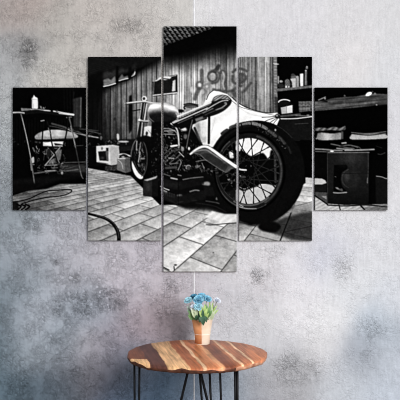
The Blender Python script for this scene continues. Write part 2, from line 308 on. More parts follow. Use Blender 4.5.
    poly([(21, 108), (31, 108.6), (34, 109.2), (28, 110.6), (21.4, 111)], 118, .5); stroke([(13, 112.6), (19, 112.4), (24, 113)], 1.4, 165, .5); stroke([(31, 109.6), (38, 109.4), (44, 110.4), (50, 111)], .8, 150, .5); stroke([(44, 110.2), (50, 110.8)], 1, 190, .4); stroke([(53.6, 111.2), (59, 112), (64, 113), (73.8, 114.4)], 1.2, 205, .5); stroke([(59, 113.4), (73.8, 115.3)], .8, 225, .5)
    ell(41, 107.4, .9, 1.4, 110, .4); ell(43.6, 108, .8, .9, 140, .4); stroke([(40, 106), (43, 109.6), (45.5, 107)], .5, 110, .4); ell(57, 111, 1.4, .9, 70, .5); stroke([(66.6, 117.6), (71.5, 117)], 1, 110, .5); stroke([(68, 118), (70, 122)], .6, 60, .5)
    # pale cover behind
    CV = [(34.6, 136.4), (38, 133.4), (44, 131), (52, 129.8), (60, 130), (68, 131.2), (76, 134), (77, 137.6), (62, 138.4), (44, 139.5), (36, 139)]
    blob(CV, lambda X, Y: 150+16*np.sin(X*.45+.6*np.sin(Y))+38*np.exp(-((X-55)/12)**2), .6); poly([(35, 137), (60, 136.4), (76, 136), (76, 139), (36, 140)], 110, 1, .5)
    stroke([(49, 126), (56, 127), (66, 129.4), (80, 129), (99, 131)], 1, 62, .6); stroke([(52, 123.6), (64, 127), (76, 131), (85.5, 135.5), (99, 138)], 1.8, 70, .7); stroke([(66, 128), (77, 133.5), (99, 137)], .7, 175, .6, .8)
    ell(76.5, 129, 3, 2, 24, .6)
    # chair / rack frame under cover
    poly([(43, 142), (63, 141.6), (63, 146.5), (43, 146)], 200, .6); poly([(44, 143.8), (50, 142.2), (52, 145.8)], 245, .5); poly([(54, 143), (63.4, 144.6), (63.4, 145.6), (55, 145.4)], 20, .4); poly([(52, 141.6), (64, 140.6), (64, 142), (53, 143)], 215, .5)
    poly(rect(36, 139.4, 64, 141.6), 12, .5); stroke([(48, 148), (56, 157), (60, 164)], .9, 120, .5); stroke([(60, 147.4), (53, 156), (45, 165.5)], 1, 150, .5); stroke([(45, 165.2), (58, 164.8), (63, 163)], .9, 130, .5); poly([(50, 160), (54, 158.4), (57, 163), (48, 164.4)], 110, .7); blob([(55, 152), (60, 149), (62, 154), (60, 160), (56, 159)], 120, .7, .8); blob([(46, 150), (50, 149), (51, 155), (47, 158)], 34, .7); stroke([(52, 168), (58, 167.6)], 1, 90, .6); stroke([(33, 148), (34.5, 151)], 1.6, 90, .6); blob([(31.4, 158), (33.8, 157), (34, 162.5), (31, 163)], 165, .5); stroke([(30.6, 164.6), (34, 164.6)], 1, 120, .5); stroke([(35.5, 142), (40, 142.6)], 1.6, 62, .6); blob([(36.6, 157), (38, 160), (37, 163)], 70, .5); stroke([(43.6, 160), (45, 150)], .7, 60, .6)
    stroke([(38.2, 141), (37, 152), (36.6, 165)], 1.4, 16, .5); bits([(36, 145), (66, 145), (66, 170), (36, 168)], 40, 60, 170, 1, 3, .8, 5)
    bits([(14, 137), (32, 137), (32, 144), (14, 144)], 6, 40, 90, .5, 1.2, .8, 8)
    # trestle legs
    stroke([(21, 114), (23.5, 124), (28, 144), (31, 160), (34.6, 184.5)], 1.3, 92, .5); stroke([(22.2, 118), (26.4, 136), (31.5, 161)], .5, 150, .4); stroke([(30.6, 160), (31.6, 170)], 1.5, 110, .6); stroke([(33, 184.6), (36, 185.8)], 2, 12, .4); ell(34.4, 186.4, 2, 1.2, 10, .5)
    stroke([(47.4, 122), (50, 131), (52.5, 146), (57.5, 162), (59, 172)], 1.3, 22, .5); stroke([(48.2, 128), (50.4, 134)], .6, 130, .4); stroke([(41, 121), (44, 120.4)], 1, 150, .5); stroke([(43.6, 122), (42.6, 134), (41.4, 146)], 1.3, 14, .5)
    stroke([(68, 117.5), (66.6, 132), (63.4, 146), (61, 160), (58, 172)], 1.5, 14, .5); stroke([(69.4, 118), (73, 134), (77.2, 155), (81, 174), (83, 178.5)], 1.1, 92, .5); stroke([(70.6, 126), (75.5, 148)], .5, 160, .4)
    stroke([(34.4, 173.4), (44, 172), (56, 170.6)], 1.5, 88, .5); stroke([(45, 171), (55, 170.4)], .7, 150, .4); stroke([(60, 170), (66, 171), (78, 169.4)], 1.2, 85, .5); stroke([(64, 169.4), (90, 162.4)], .5, 70, .5)
    poly([(84, 145), (99, 142), (99, 166), (64, 166), (64, 150)], 12, 1.2, .5); stroke([(64, 162.6), (90, 161.8)], .7, 85, .5); stroke([(74, 146), (83, 145.4)], .6, 70, .5); ell(62, 173, 1.2, 1.8, 190, .5, .8); bits([(36, 164), (66, 164), (66, 176), (36, 176)], 26, 30, 120, 1, 3, .8, 22)
    poly([(60, 163.5), (86, 165), (86, 172), (70, 172), (60, 169)], 95, 1.2, .45)
    poly([(50, 174), (62, 174.6), (74, 175.6), (82, 178), (66, 178.4), (50, 178)], 10, 1.2, .8)
    # hose of the left picture
    stroke([(12.6, 202), (22, 200.6), (31, 198), (40, 193.6), (48, 191), (58, 190.2), (67, 189.4), (71.2, 190), (71, 192), (66, 194.6), (57, 196.4), (46, 197.6), (33, 200.4), (22, 203.6)], 1.15, 10, .5)
    for k in range(3): stroke([(17+k*4.3, 204.5), (21+k*4.3, 206.5), (17.6+k*4, 209.6)], 1.7, 10, .5)
    poly([(12, 201.5), (18, 202), (19, 210), (12, 210)], 14, .8, .9)
    # dark far corner of floor
    poly([(12, 184), (46, 182), (30, 189), (12, 193)], 12, 1.6, .85)
    
    # ---- second picture: things against the wall
    poly([(88, 138), (100, 130), (104, 142), (112, 145), (108, 165), (88, 167)], 10, 1.); stroke([(88, 131), (94, 132), (101, 134)], .8, 85, .6); stroke([(88.6, 136), (98, 137.6)], 1.2, 150, .6); ell(101, 138, 1.2, 2, 85, .6); bits([(88, 130), (104, 130), (104, 142), (88, 150)], 14, 40, 110, 1, 3, .8, 31)
    poly([(104, 139.5), (137, 139), (137, 149), (104, 147)], 20, 1); bits([(104, 140), (128, 140), (128, 145), (104, 145)], 22, 50, 130, .6, 2, .9, 33)
    blob([(116.6, 134.4), (118, 133.6), (119, 135), (119, 139.4), (117.2, 139.6)], 185, .5); ell(123.4, 141.6, 5.5, .9, 175, .5); ell(114.8, 119, 1, 1.6, 40, .6)
    CAB = [(96.2, 146), (112.5, 144.8), (119, 146), (119.6, 163.6), (112, 165.4), (96.6, 162)]
    poly(CAB, 200, .4); poly([(109, 146), (119, 146.2), (119.6, 163.6), (111, 165.2)], 172, .5); poly([(98, 151.5), (106.8, 150.8), (108.4, 161), (99.6, 160.4)], 22, .5); poly([(105.5, 150.6), (108.6, 150.4), (108.6, 161), (106.6, 161)], 90, .5); poly([(106, 147.8), (108.4, 147.6), (108.4, 151), (106.2, 151)], 30, .4); ell(102, 148.4, 1, 1.6, 110, .4); stroke([(97, 163.2), (111.5, 166.4)], 1.2, 18, .5); stroke([(98, 162), (108, 163.8)], .7, 120, .4); ell(102, 158, 2, 1.4, 60, .7)
    poly([(105, 166), (117, 165), (117.4, 170.4), (105, 170.4)], 46, .6); bits(rect(105, 166, 117, 170), 14, 60, 130, .6, 2, .7, 35); poly(rect(96, 163.5, 106, 165.5), 16, .8)
    poly([(119.5, 152), (131, 150), (131, 146), (118.8, 147)], 30, .6); stroke([(119, 154.6), (124, 154), (130, 156)], 1.4, 190, .6)
    poly([(117.2, 158.4), (124.5, 157), (130.5, 157.6), (131.4, 171), (125.5, 173), (117, 170)], 108, .5); poly([(124.6, 158.6), (130.4, 158.6), (131, 171.4), (125.4, 172.4)], 82, .5); stroke([(118, 160), (121.4, 163), (123, 169)], .6, 170, .5); stroke([(118, 158.6), (125, 158.6)], 1, 190, .5); stroke([(119.6, 157.6), (123, 154.4), (127, 155.4)], 1, 40, .5); ell(123, 157, 1.6, 1, 150, .5)
    # tall dark thing on the boards
    poly([(129.2, 96), (131.6, 95), (132.4, 104), (132.8, 118), (132, 130), (129.2, 134), (128.4, 122), (128.6, 104)], 14, .7)
    # hose
    stroke([(87, 213.4), (95, 215.4), (104, 218), (111, 222), (116, 228), (118.6, 235), (118.8, 242)], (2.2, 4), 16, .5); stroke([(96, 215), (106, 218.2), (113, 222.6), (117.4, 229.6), (119, 238)], .7, 85, .5, .8)
    
    # ---- white sheet behind the machine
    SH = [(205.5, 100), (208.5, 94), (212, 90.8), (219, 91.4), (227, 94), (236, 102), (246, 108), (258, 112), (270, 113.6), (277.5, 112.6), (279.4, 119), (276, 127), (262, 124), (236, 123), (222, 134), (213, 147), (200, 148), (190, 140), (188, 124), (198, 116)]
    poly(SH, lambda X, Y: 224-9*np.sin(X*.22+Y*.3)+0*X, .5)
    poly([(188, 124), (197, 118), (205, 127), (203, 142), (198, 140)], 185, 1.4, .6)
    stroke([(232, 97), (240, 104), (250, 108.6), (262, 112), (272, 113)], .8, 40, .5); stroke([(231, 100), (240, 106.6), (252, 110.4), (268, 114), (276, 115.6)], .7, 110, .5); stroke([(236, 105), (250, 114), (270, 117.5)], 1.4, 200, 1.2, .8); stroke([(215, 118), (212, 130), (208, 144)], 1.5, 200, 1., .8)
    for p in ([(277, 117), (268, 120), (262, 123)], [(277, 118), (271, 122), (268, 125)], [(277.4, 119), (274, 123), (273.4, 126)], [(276, 116.4), (262, 117.4)]): stroke(p, .8, 60, .5, .9)
    stroke([(206.5, 99.5), (209, 94), (213, 90.6)], .8, 40, .5)
    ell(277.6, 116.2, 2.6, 2.6, 28, .4); ell(277, 115.6, 1, 1, 140, .5); stroke(arc(277.6, 116.2, 2.2, 2.2, 200, 330), .6, 95, .4, 1, False)
    
    # ---- shadow under the machine
    poly([(152, 194), (158, 190), (168, 201), (184, 208), (208, 208), (232, 216), (250, 226), (272, 224), (296, 206), (262, 204), (230, 200), (206, 180), (158, 174)], 10, 2.2)
    poly([(180, 204), (200, 200), (238, 216), (250, 224), (240, 224), (210, 211), (186, 209)], 16, 2, .7)
    poly([(276, 226), (292, 206), (313, 203), (313, 211), (300, 216)], 105, 1.6, .6); poly([(264, 226), (285, 217), (313, 211), (313, 242), (292, 240), (268, 232)], 34, 2.2, .84); stroke([(284, 232), (313, 226)], 1, 34, .8, .8); stroke([(296, 206), (313, 201.5)], .8, 50, .6, .8); blob([(262, 222), (272, 221.5), (281, 226), (276, 232), (264, 231.4), (258, 227)], 12, 1.2)
    poly([(256, 232), (272, 234), (290, 240), (270, 240.5), (254, 237)], 150, 1.2, .5); stroke([(280, 241), (291, 213)], 1.3, 14, .5, .9)
    poly([(296, 205), (312.5, 201), (312.5, 208), (292, 210)], 150, 1.2, .55)
    
    # ---- front wheel
    blob([(131, 160), (131.6, 150), (135, 142), (141, 137.6), (149, 138.6), (155, 143), (157.6, 151), (158, 164), (156.6, 175), (150, 179.6), (145, 183), (139, 181.5), (134.4, 176), (131.6, 168)], 10, .5)
    ell(139.6, 158.6, 8.4, 20, 16, .4)
    ring(139.4, 158.6, 8.5, 20.2, 1., 95, 150, 275, 0, .6); ring(139.2, 158.6, 8, 19.8, .9, 66, -75, 70, 0, .6)
    blob([(131.4, 160), (133, 163), (136, 169), (139.5, 174), (143, 176.4), (142, 178.8), (138.6, 178.4), (134.6, 174), (132, 167)], 218, .5)
    stroke([(134, 161), (138, 170), (142.6, 175)], .8, 60, .6)
    bits([(133, 146), (141, 141), (145.6, 150), (146, 166), (143, 173), (136, 163)], 40, 50, 170, 1, 3.4, .8, 41, [80, 60, 110])
    stroke([(137, 139), (136.4, 150)], .9, 150, .5); stroke([(141, 141), (139, 153)], .8, 130, .5); ell(142.5, 158.6, 2.4, .9, 130, .5); stroke([(140, 152), (138.4, 162)], .9, 160, .5); ring(140, 158, 7.5, 18.5, .6, 60, 20, 80)
    stroke([(130.9, 158), (131.4, 168), (134.6, 176.6), (139, 181), (145, 182.6)], 1.7, 12, .5)
    # ---- fork, handlebar
    poly([(142, 102), (147.4, 102), (145, 120), (143.5, 138), (137, 140), (139, 120)], 46, .6)
    for a, b, w, v in (((141.6, 103), (136.8, 140), 1., 160), ((143.3, 103), (138.6, 139), 1.2, 18), ((144.6, 103), (141.4, 132), .7, 150), ((145.6, 104), (142.6, 122), 1, 22), ((146.8, 104), (144, 122), 1.3, 185), ((140.5, 122), (137, 140), 1.5, 30), ((142.4, 122), (141, 137), 1., 170), ((144.4, 122), (144, 136), .7, 90)): stroke([a, b], w, v, .5)
    stroke([(125.2, 103.2), (132, 102.4), (140, 101.4), (146, 101.6), (152, 102.8), (158, 103)], 1.3, 190, .5); stroke([(125.6, 104.5), (134, 103.6), (141, 102.8)], .6, 60, .4); ell(126, 103.3, 1, 1, 60, .4, .6)
    ell(144.4, 98.6, 2.6, 2.7, 215, .4); ell(144, 98.6, 1.3, 1.4, 18, .4); stroke([(133, 110.9), (140, 109.6)], 1.2, 16, .4)
    stroke([(138.6, 119.8), (144, 121), (148.6, 120.8)], 1.6, 160, .5); stroke([(139.2, 121.6), (147.6, 122.4)], .9, 40, .5); ell(139.4, 119.8, 1.2, 1.2, 215, .4)
    blob([(144.4, 127), (149, 126), (153.4, 127.6), (153.2, 134), (152, 137), (148, 136.4), (144, 138)], 205, .6); ell(146.8, 133.4, 1.2, 2, 40, .6); stroke([(148, 130), (152, 135)], .6, 140, .6)
    poly([(136, 138), (146, 135), (153, 138), (153, 142), (140, 142)], 14, 1.)
    # ---- tank
    TK = [(147.6, 112), (149.4, 106.4), (154, 103), (161, 102.4), (169, 103), (175, 106), (178.4, 111), (177.6, 117.6), (173, 122), (166, 124.6), (157, 124), (150.4, 120)]
    blob(TK, lambda X, Y: np.clip(228-17*np.abs(Y-105.6-.02*(X-160)**2)**1.16, 20, 240), .5)
    blob([(149, 113), (156, 112.5), (166, 112.5), (177, 112), (176, 119), (168, 124), (156, 123.4), (150, 119)], 30, 1.6, .6); ell(154.5, 106.4, 5, 2.2, 242, 1.2, .8); ell(171.5, 107.5, 4, 1.6, 235, 1.2, .8); stroke([(148.4, 113), (149.6, 118), (154, 122)], .9, 120, .7, .8)
    poly([(152, 122), (176, 121), (188, 132), (188, 150), (150, 150)], 12, .8)
    stroke([(176, 113), (178, 117), (175.4, 121.4)], 1.3, 150, .6)
    # ---- engine, frame, wood blocks
    EN = [(152, 124), (188, 122), (200, 140), (206, 150), (212, 176), (212, 190), (160, 192), (150, 172)]
    poly(EN, 11, 1.); bits(EN, 300, 35, 120, .6, 2.4, .5, 51, [80, 100, 20, -20, 60]); bits([(158, 128), (182, 128), (186, 170), (164, 172)], 60, 110, 210, .6, 2, .7, 52, [85, 10, 50])
    for cx in (167, 172, 178):
        for k in range(4): stroke([(cx-2.5, 146+k*4.6+cx*.02), (cx+2, 145.4+k*4.6)], 1., rnd.uniform(50, 120), .5, .7)
    stroke([(171, 146.2), (177, 145.4)], 1.7, 205, .5); stroke([(164, 150), (171, 152), (177, 150)], 1., 60, .6); stroke([(168.6, 158), (174, 158.4)], 1., 140, .5); stroke([(170, 164), (178, 163)], .9, 110, .5); stroke([(166, 168), (176, 167.4)], 2.4, 66, .7); ell(182.5, 149, 1.6, 2.4, 150, .6, .8); ell(189, 148.6, 1, 1.6, 210, .5); ell(188.5, 167.6, 2.4, 2.4, 60, .5); ring(188.5, 167.6, 2.4, 2.4, .7, 150, 150, 330); ell(197, 166.6, 2, 1.6, 90, .5); stroke([(178, 170), (181, 163), (180, 160)], .7, 140, .5)
    stroke([(163, 128.4), (170, 129), (176, 132), (178.4, 138), (178.8, 148)], 1.2, 120, .6); stroke([(164, 131), (175, 130.6)], .8, 160, .5); ell(170.5, 132.6, 2.8, 1.5, 110, .6, .8); ell(185.5, 136.5, 2, 2.6, 105, .7, .8); stroke([(164, 134), (175, 134.6)], .7, 150, .5); stroke([(179, 152), (184, 157)], .7, 190, .5)
    stroke([(171, 123.6), (175.5, 127), (178, 133), (179, 145)], 1.4, 175, .5); stroke([(180, 123), (187, 128), (192, 132)], 2.4, 14, .6); blob([(176, 124.6), (183, 125.4), (187, 130), (183, 131), (179, 128)], 195, .7)
    # rails to the seat
    poly([(172, 124), (190, 114), (212, 101), (226, 108), (205, 118), (180, 128), (174, 127)], 14, .5)
    for a, b, w, v in (((177.6, 116.4), (212, 102), 1.6, 205), ((181, 116.6), (214, 102.8), .8, 120), ((176, 120), (214, 105), 1.1, 24), ((173.4, 123), (214.4, 105), 1., 190), ((178, 123.4), (214, 107.6), .7, 90), ((181, 128), (206, 118), 2.4, 12), ((172.5, 122.6), (178, 119.6), 1.2, 170)): stroke([a, b], w, v, .5)
    poly([(195, 119), (206, 115), (206.5, 117.5), (196, 121.6)], 150, .6, .7)
    blob([(211, 103.6), (214, 97.4), (220, 95), (226.4, 95.4), (230.6, 98.4), (231.8, 101.4), (229.4, 106), (222, 112), (212, 116), (203, 117.6), (206, 111)], 22, .5)
    blob([(212, 101.4), (215, 97.2), (221, 95), (226.6, 96), (230, 99.4), (226, 99.6), (220, 99), (216, 100.6)], lambda X, Y: 118+36*np.sin(X*1.5+Y*2.3), .5); stroke([(206, 110), (214, 105), (222, 101), (228, 100.4)], .8, 190, .5); ell(225.4, 103, 1.4, .9, 120, .5); stroke([(216, 110), (222, 107.5), (226.5, 104)], 1.1, 130, .6); stroke([(203, 113), (213, 108.4)], .8, 110, .5); stroke([(205, 115), (214, 111), (224, 108)], .6, 70, .5)
    stroke([(209.2, 116), (208.8, 143)], 2.5, 12, .4); stroke([(194, 117), (190.6, 128), (187, 146), (185, 160)], 2.6, 16, .5); stroke([(192.4, 120), (189, 134), (186.4, 148)], .6, 120, .5); stroke([(194.6, 128), (199, 138), (203, 152)], 2.4, 22, .6)
    blob([(196, 122.4), (204, 120), (207, 126), (207, 140), (203, 142), (199, 134)], 205, .8, .85); poly([(195, 124), (200, 122), (201, 142), (198, 138)], 120, 1.6, .7); blob([(200, 136), (206, 137), (206, 143), (201, 142)], 150, 1.2, .6); stroke([(203, 122), (202.4, 134)], .8, 175, 1, .6)
    # ---- rear wheel
    ell(256, 172, 48.8, 51.6, 13, .5)
    sl = win(212, 134, 284, 212)
    IN = arc(248.8, 171, 30.4, 33)
    ell(248.8, 171.2, 34.6, 38.6, 26, .5)
    poly(IN, lambda X, Y: np.where(Y < 160, 212, np.where(Y > 184, 178, 10))+0*X, .6)
    INP = IN[:-1]
    # what shows between the spokes
    blob([(216, 150), (228, 140), (238, 147), (246, 153), (252, 156), (262, 153), (266, 156), (269, 160), (271.4, 150), (280, 156), (281, 184), (262, 183), (258, 186), (252, 188), (243, 191), (236, 188), (226, 192), (217, 180)], 9, .8, 1, INP)
    poly(rect(216, 140, 236, 206), 9, 1.2, .9, INP); blob([(229, 152), (233, 151), (234, 157), (230, 158)], 205, .7); blob([(236, 145), (240, 147), (240, 151), (236, 150)], 210, .6)
    bits([(219, 150), (236, 150), (252, 160), (252, 186), (240, 192), (222, 188)], 44, 40, 170, .6, 2, .7, 61)
    stroke([(274.8, 155), (275.6, 182)], 2.2, 48, .8, 1, False); bits(rect(274, 156, 277, 182), 10, 60, 90, .6, 1.5, .8, 62)
    ell(241, 165, 4, 4, 12, .6); stroke([(236, 167.4), (240, 169.4), (246, 170)], 1.4, 225, .5); ell(243.5, 177, 2.6, 1.2, 60, .6); stroke([(238, 186), (244, 189), (249, 187)], .8, 130, .5)
    r = random.Random(9)
    for k in range(28):
        a = 360/28*k+4; o = 26 if k % 2 else -26; th = math.radians(a); h = math.radians(a+o*2.2)
        p = (248.8+30.6*math.cos(th), 171.2+33.4*math.sin(th)); q = (246+8.5*math.cos(h), 170+9.5*math.sin(h))
        stroke([p, q], 1., 24, .5, 1, False, INP); stroke([(p[0]*.92+q[0]*.08, p[1]*.92+q[1]*.08), p], 1.5, 40, .5, 1, False)
        if 60 < a < 120 or a < 20: pass
        stroke([(p[0]+.6, p[1]+.3), (q[0]+.6, q[1]+.3)],   .4, 90, .4, .35, False, [(216, 158), (281, 158), (281, 186), (216, 186)])
    ring(248.8, 171.2, 32.6, 36, 2, 62, -75, 60, 0, .7); ring(248.8, 171.2, 31.2, 34, .8, 28); ring(248.4, 171.4, 33, 36.4, 1.2, 75, 100, 235, 0, .8); ring(248.6, 171, 31, 34.4, 1.6, 100, 50, 118, 0, .9, .8); ring(248.8, 171.2, 34.4, 38.6, .7, 95, 60, 125, 0, .6)
    ring(249.6, 171.4, 35, 39.4, 2.2, 5, 0, 360, 0, 1)
    stroke([(236.6, 206), (246, 208.4), (256, 208.6)], 1, 150, .6, .8); stroke([(237, 203.6), (243, 206.4)], .9, 170, .6, .8)
    ring(253, 171, 41, 45.5, 1.8, 26, 180, 330, 0, 1.4, .8)
    # tread blocks
    for x0, y0, x1, y1, v, w in ((239.4, 124.6, 247, 123, 92, 3.6), (249.6, 123, 257, 124.4, 112, 3.4), (259.6, 125, 266.4, 128.6, 108, 3.2), (269, 131, 275.6, 136, 64, 3), (279.6, 137.6, 284.5, 143.5, 50, 2.8), (288, 147, 291, 153, 26, 2.4), (230.4, 127.6, 235, 125.8, 70, 3), (222, 133.6, 227, 130, 46, 3)):
        stroke([(x0, y0), ((x0+x1)/2, (y0+y1)/2-.3), (x1, y1)], w, v, .9, .95); stroke([(x0+.8, y0+.3), (x1-.6, y1+.1)], 1, v+28, .8, .6)
    ring(256, 172, 48.4, 51.2, .8, 42, 215, 318, 0, .6)
    for k, a in enumerate((252, 264, 277, 290, 303)):
        t = math.radians(a); stroke([(256+43.5*math.cos(t), 172+46*math.sin(t)), (256+48*math.cos(t), 172+50.6*math.sin(t))], 1.1, 14, .5, 1, False)
    ell(275.4, 130, .9, 1.2, 150, .5); bits([(258, 124), (270, 129), (282, 139), (288, 147), (284, 149), (272, 136), (258, 130)], 34, 50, 110, .5, 1.6, .7, 81)
    # ---- exhaust / chain guard
    EXH = [(189.4, 154.6), (193, 150.6), (198, 147), (204, 144.8), (208.6, 145.2), (214, 149), (224, 156.6), (236.4, 166), (238, 168.4), (232.6, 167.6), (229, 171.6), (225, 172), (216, 166.4), (206, 160), (200, 154.6), (195, 153.4)]
    poly(EXH, lambda X, Y: 70+0*X-10*np.sin(X*.4+Y*.6), .5)
    poly([(200, 155), (206, 152.4), (214, 156), (228, 166), (225, 171), (214, 164.6)], 42, 1, .8)
    stroke([(190.4, 154), (196, 149.6), (202, 146.8), (207.6, 147), (214, 151), (224, 158.4), (236, 166.6)], (1.6, 3.2), 220, .9); stroke([(193, 152), (199, 150.6), (206, 150), (212, 153.4), (222, 160)], 1.2, 150, .9, .7)
    stroke([(195, 153.6), (200, 154.8), (206, 160), (215, 166), (224, 171.6), (227, 171.8), (230, 169), (234, 167.8)], .7, 100, .5); stroke([(236, 166.6), (241, 169.6), (246, 170)], 1.2, 185, .6)
    bits([(196, 160), (212, 166), (222, 174), (214, 178), (198, 172)], 26, 50, 170, 1, 4, .8, 71, [-15, 60]); stroke([(196, 161.6), (204, 160), (207, 160.6)], .7, 120, .5); stroke([(202, 163), (204, 168)], .6, 130, .5)
    bits([(226, 172), (240, 172), (240, 190), (228, 184)], 16, 60, 190, .8, 2, .9, 73)
    # ---- blocks under the machine
    poly([(143, 180), (158, 177), (158, 196), (152, 197), (143, 195.6)], 20, .5); poly([(143.4, 180.5), (152, 179), (152, 196.6), (143.6, 195.4)], 38, .6); poly([(143.6, 180), (151, 178), (157.6, 175.6), (156, 178.4), (147, 181)], 165, .6); poly([(146, 183), (150.5, 182), (150, 191), (147, 191)], 52, 1.2, .8)
    poly([(160, 176), (206, 172), (214, 182), (204, 196), (178, 206), (160, 198)], 13, .6)
    stroke([(171, 178), (177, 179.2)], 1.4, 150, .6); stroke([(183, 179.6), (192, 178), (203, 177)], 1, 105, .6); stroke([(178, 175), (181, 175.6)], 1.1, 110, .5); stroke([(164, 174), (170, 176)], .8, 90, .5); poly(rect(164, 183, 178, 187), 34, 1, .8); ell(180, 184.6, 2, 2, 48, 1); stroke([(160.6, 186.4), (165, 188.6), (169, 190)], 1, 170, .5)
    for k in range(5): poly([(164.6+k*2.2, 191+k*.7), (166+k*2.2, 191.4+k*.7), (165.8+k*2.2, 196+k*.5), (164.4+k*2.2, 195.4+k*.5)], 118-10*k, .5, .9)
    poly([(161, 188.6), (167, 191.4), (167, 194), (161, 191)], 185, .6); ell(179.5, 195.6, 2.8, 1.2, 120, .8); stroke([(190, 191.6), (195, 190.2), (199, 190.6)], 1.3, 105, .7); stroke([(177.6, 202.4), (183, 201.6)], .9, 100, .6); stroke([(192, 200.6), (196.5, 200.2)], .8, 70, .6); stroke([(160.4, 193), (168, 199), (178, 204.4)], .6, 60, .6)
    blob([(201, 183.4), (207, 181.4), (210, 183), (209, 185.6), (203, 184.8)], 135, .7); poly([(204, 186), (213, 187), (215, 196), (204, 196)], 26, 1, .8); poly([(161, 190), (178, 196), (178, 205), (161, 198.6)], 30, .7, .8); poly([(178, 196), (206, 190), (206, 199), (178, 205)], 24, .8, .8); poly([(161, 178), (178, 182), (178, 190), (161, 186)], 30, .7, .7); poly([(178.5, 182), (204, 177), (204, 184), (178.5, 190)], 22, .7, .8); stroke([(178.3, 182), (178.3, 205)], .6, 10, .5); blob([(215.5, 199.4), (216.6, 197), (217.4, 200)], 110, .5); stroke([(206, 201), (216, 202.6), (219, 203.6)], 1, 100, 1, .7); stroke([(196, 203), (214, 206), (226, 212)], .8, 34, 1)
    # overlay on stone in centre bottom picture
    poly([(205, 217), (224, 223.6), (237, 222), (237, 214), (225, 214), (212, 211)], lambda X, Y: 214+10*np.sin(X*.7+Y*.9), .8, .9); stroke([(206.4, 224.6), (212, 225), (224, 223.8), (236, 223)], .9, 60, .6); stroke([(203, 219), (207, 224)], 1.2, 150, .6); ell(204.6, 224, .9, .9, 215, .5)
    ell(175.4, 265, 1.4, .8, 30, .5); stroke([(174.4, 270), (174, 266.6)], 1., 30, .5); ell(213.4, 252.6, .8, .6, 90, .5); stroke([(163, 267), (169, 270)], 1, 20, .5)
    
    # ---- grain of the photograph and darkened picture corners are part of the print
    IMG += (rng.rand(*IMG.shape)-.5)*.012
    IMG = np.clip(IMG, 0, 1); mid = IMG*(1-IMG)*4
    IMG = IMG+mid*(fbm(1.1, 1.1, 91, 2)*.10+fbm(3, 3, 95, 2)*.10)
    ART = blur(IMG, .15); ART = ART+.4*(ART-blur(IMG, 1.2))+.1*(ART-blur(IMG, 5)); ART = np.clip(ART, 0, 1); ART = .8*ART**1.12+.2*ART*ART*(3-2*ART)
    ART = np.clip(ART.reshape(PH*2, K//2, PW*2, K//2).mean((1, 3)), 0, 1)
    return ART, PX0, PY0

WORLD, POWER = .80, 330.
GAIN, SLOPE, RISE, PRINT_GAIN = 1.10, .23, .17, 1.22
ART, AX0, AY0 = paint_print()

# ---------------------------------------------------------------- the room
# plaster stains with some of the uneven light in their colour: (place on the wall in print units, colour)
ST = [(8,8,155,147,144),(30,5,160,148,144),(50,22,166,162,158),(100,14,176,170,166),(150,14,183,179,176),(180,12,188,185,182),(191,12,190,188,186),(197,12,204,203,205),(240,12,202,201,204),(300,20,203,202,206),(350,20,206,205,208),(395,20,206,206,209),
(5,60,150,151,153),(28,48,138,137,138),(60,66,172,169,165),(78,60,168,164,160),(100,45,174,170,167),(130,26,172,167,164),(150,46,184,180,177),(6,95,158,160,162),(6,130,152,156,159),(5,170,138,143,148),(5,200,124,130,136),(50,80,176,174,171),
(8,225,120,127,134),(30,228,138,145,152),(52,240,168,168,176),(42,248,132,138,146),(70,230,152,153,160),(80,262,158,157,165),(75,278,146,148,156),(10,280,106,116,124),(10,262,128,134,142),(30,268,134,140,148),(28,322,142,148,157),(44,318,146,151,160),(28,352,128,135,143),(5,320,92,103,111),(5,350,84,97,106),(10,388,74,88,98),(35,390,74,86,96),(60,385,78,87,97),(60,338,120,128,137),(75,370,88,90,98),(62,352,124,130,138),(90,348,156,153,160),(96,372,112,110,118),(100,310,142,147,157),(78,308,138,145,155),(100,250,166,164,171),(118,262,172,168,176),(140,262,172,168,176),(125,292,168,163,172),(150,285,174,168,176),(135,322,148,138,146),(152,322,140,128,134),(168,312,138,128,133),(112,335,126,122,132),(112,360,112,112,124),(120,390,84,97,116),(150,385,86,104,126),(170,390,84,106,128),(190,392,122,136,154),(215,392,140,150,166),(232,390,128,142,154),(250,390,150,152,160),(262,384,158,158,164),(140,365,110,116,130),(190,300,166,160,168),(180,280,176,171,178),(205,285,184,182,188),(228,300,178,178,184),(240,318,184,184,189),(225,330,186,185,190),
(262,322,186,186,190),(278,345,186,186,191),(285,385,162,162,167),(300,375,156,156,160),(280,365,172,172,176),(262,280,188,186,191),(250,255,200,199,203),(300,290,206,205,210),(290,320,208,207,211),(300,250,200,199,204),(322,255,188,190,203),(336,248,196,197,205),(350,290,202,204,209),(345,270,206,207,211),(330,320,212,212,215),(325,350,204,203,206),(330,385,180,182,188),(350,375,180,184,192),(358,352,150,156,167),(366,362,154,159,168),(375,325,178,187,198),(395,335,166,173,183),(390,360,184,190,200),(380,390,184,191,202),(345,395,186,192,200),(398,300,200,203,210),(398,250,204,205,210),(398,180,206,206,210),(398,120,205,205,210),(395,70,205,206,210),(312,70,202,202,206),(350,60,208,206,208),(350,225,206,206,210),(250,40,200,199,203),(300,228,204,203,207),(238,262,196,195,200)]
ROUGH = [(28,48,9,22,1.),(72,74,12,8,.7),(128,24,18,14,.5),(32,224,16,9,.7),(80,303,24,13,1.3),(108,300,20,12,1.3),(62,312,14,12,.9),(76,278,7,6,.9),(54,262,7,6,.8),(56,340,10,6,.6),(78,370,10,8,.9),(170,288,10,14,.6),(160,318,24,16,.4),(256,276,14,8,.6),(288,366,14,20,.4),(360,352,14,12,.35),(372,330,20,16,.3),(345,268,14,16,.3),(310,372,16,14,.3),(20,385,40,22,.45),(120,385,60,22,.4),(275,252,16,8,.3)]
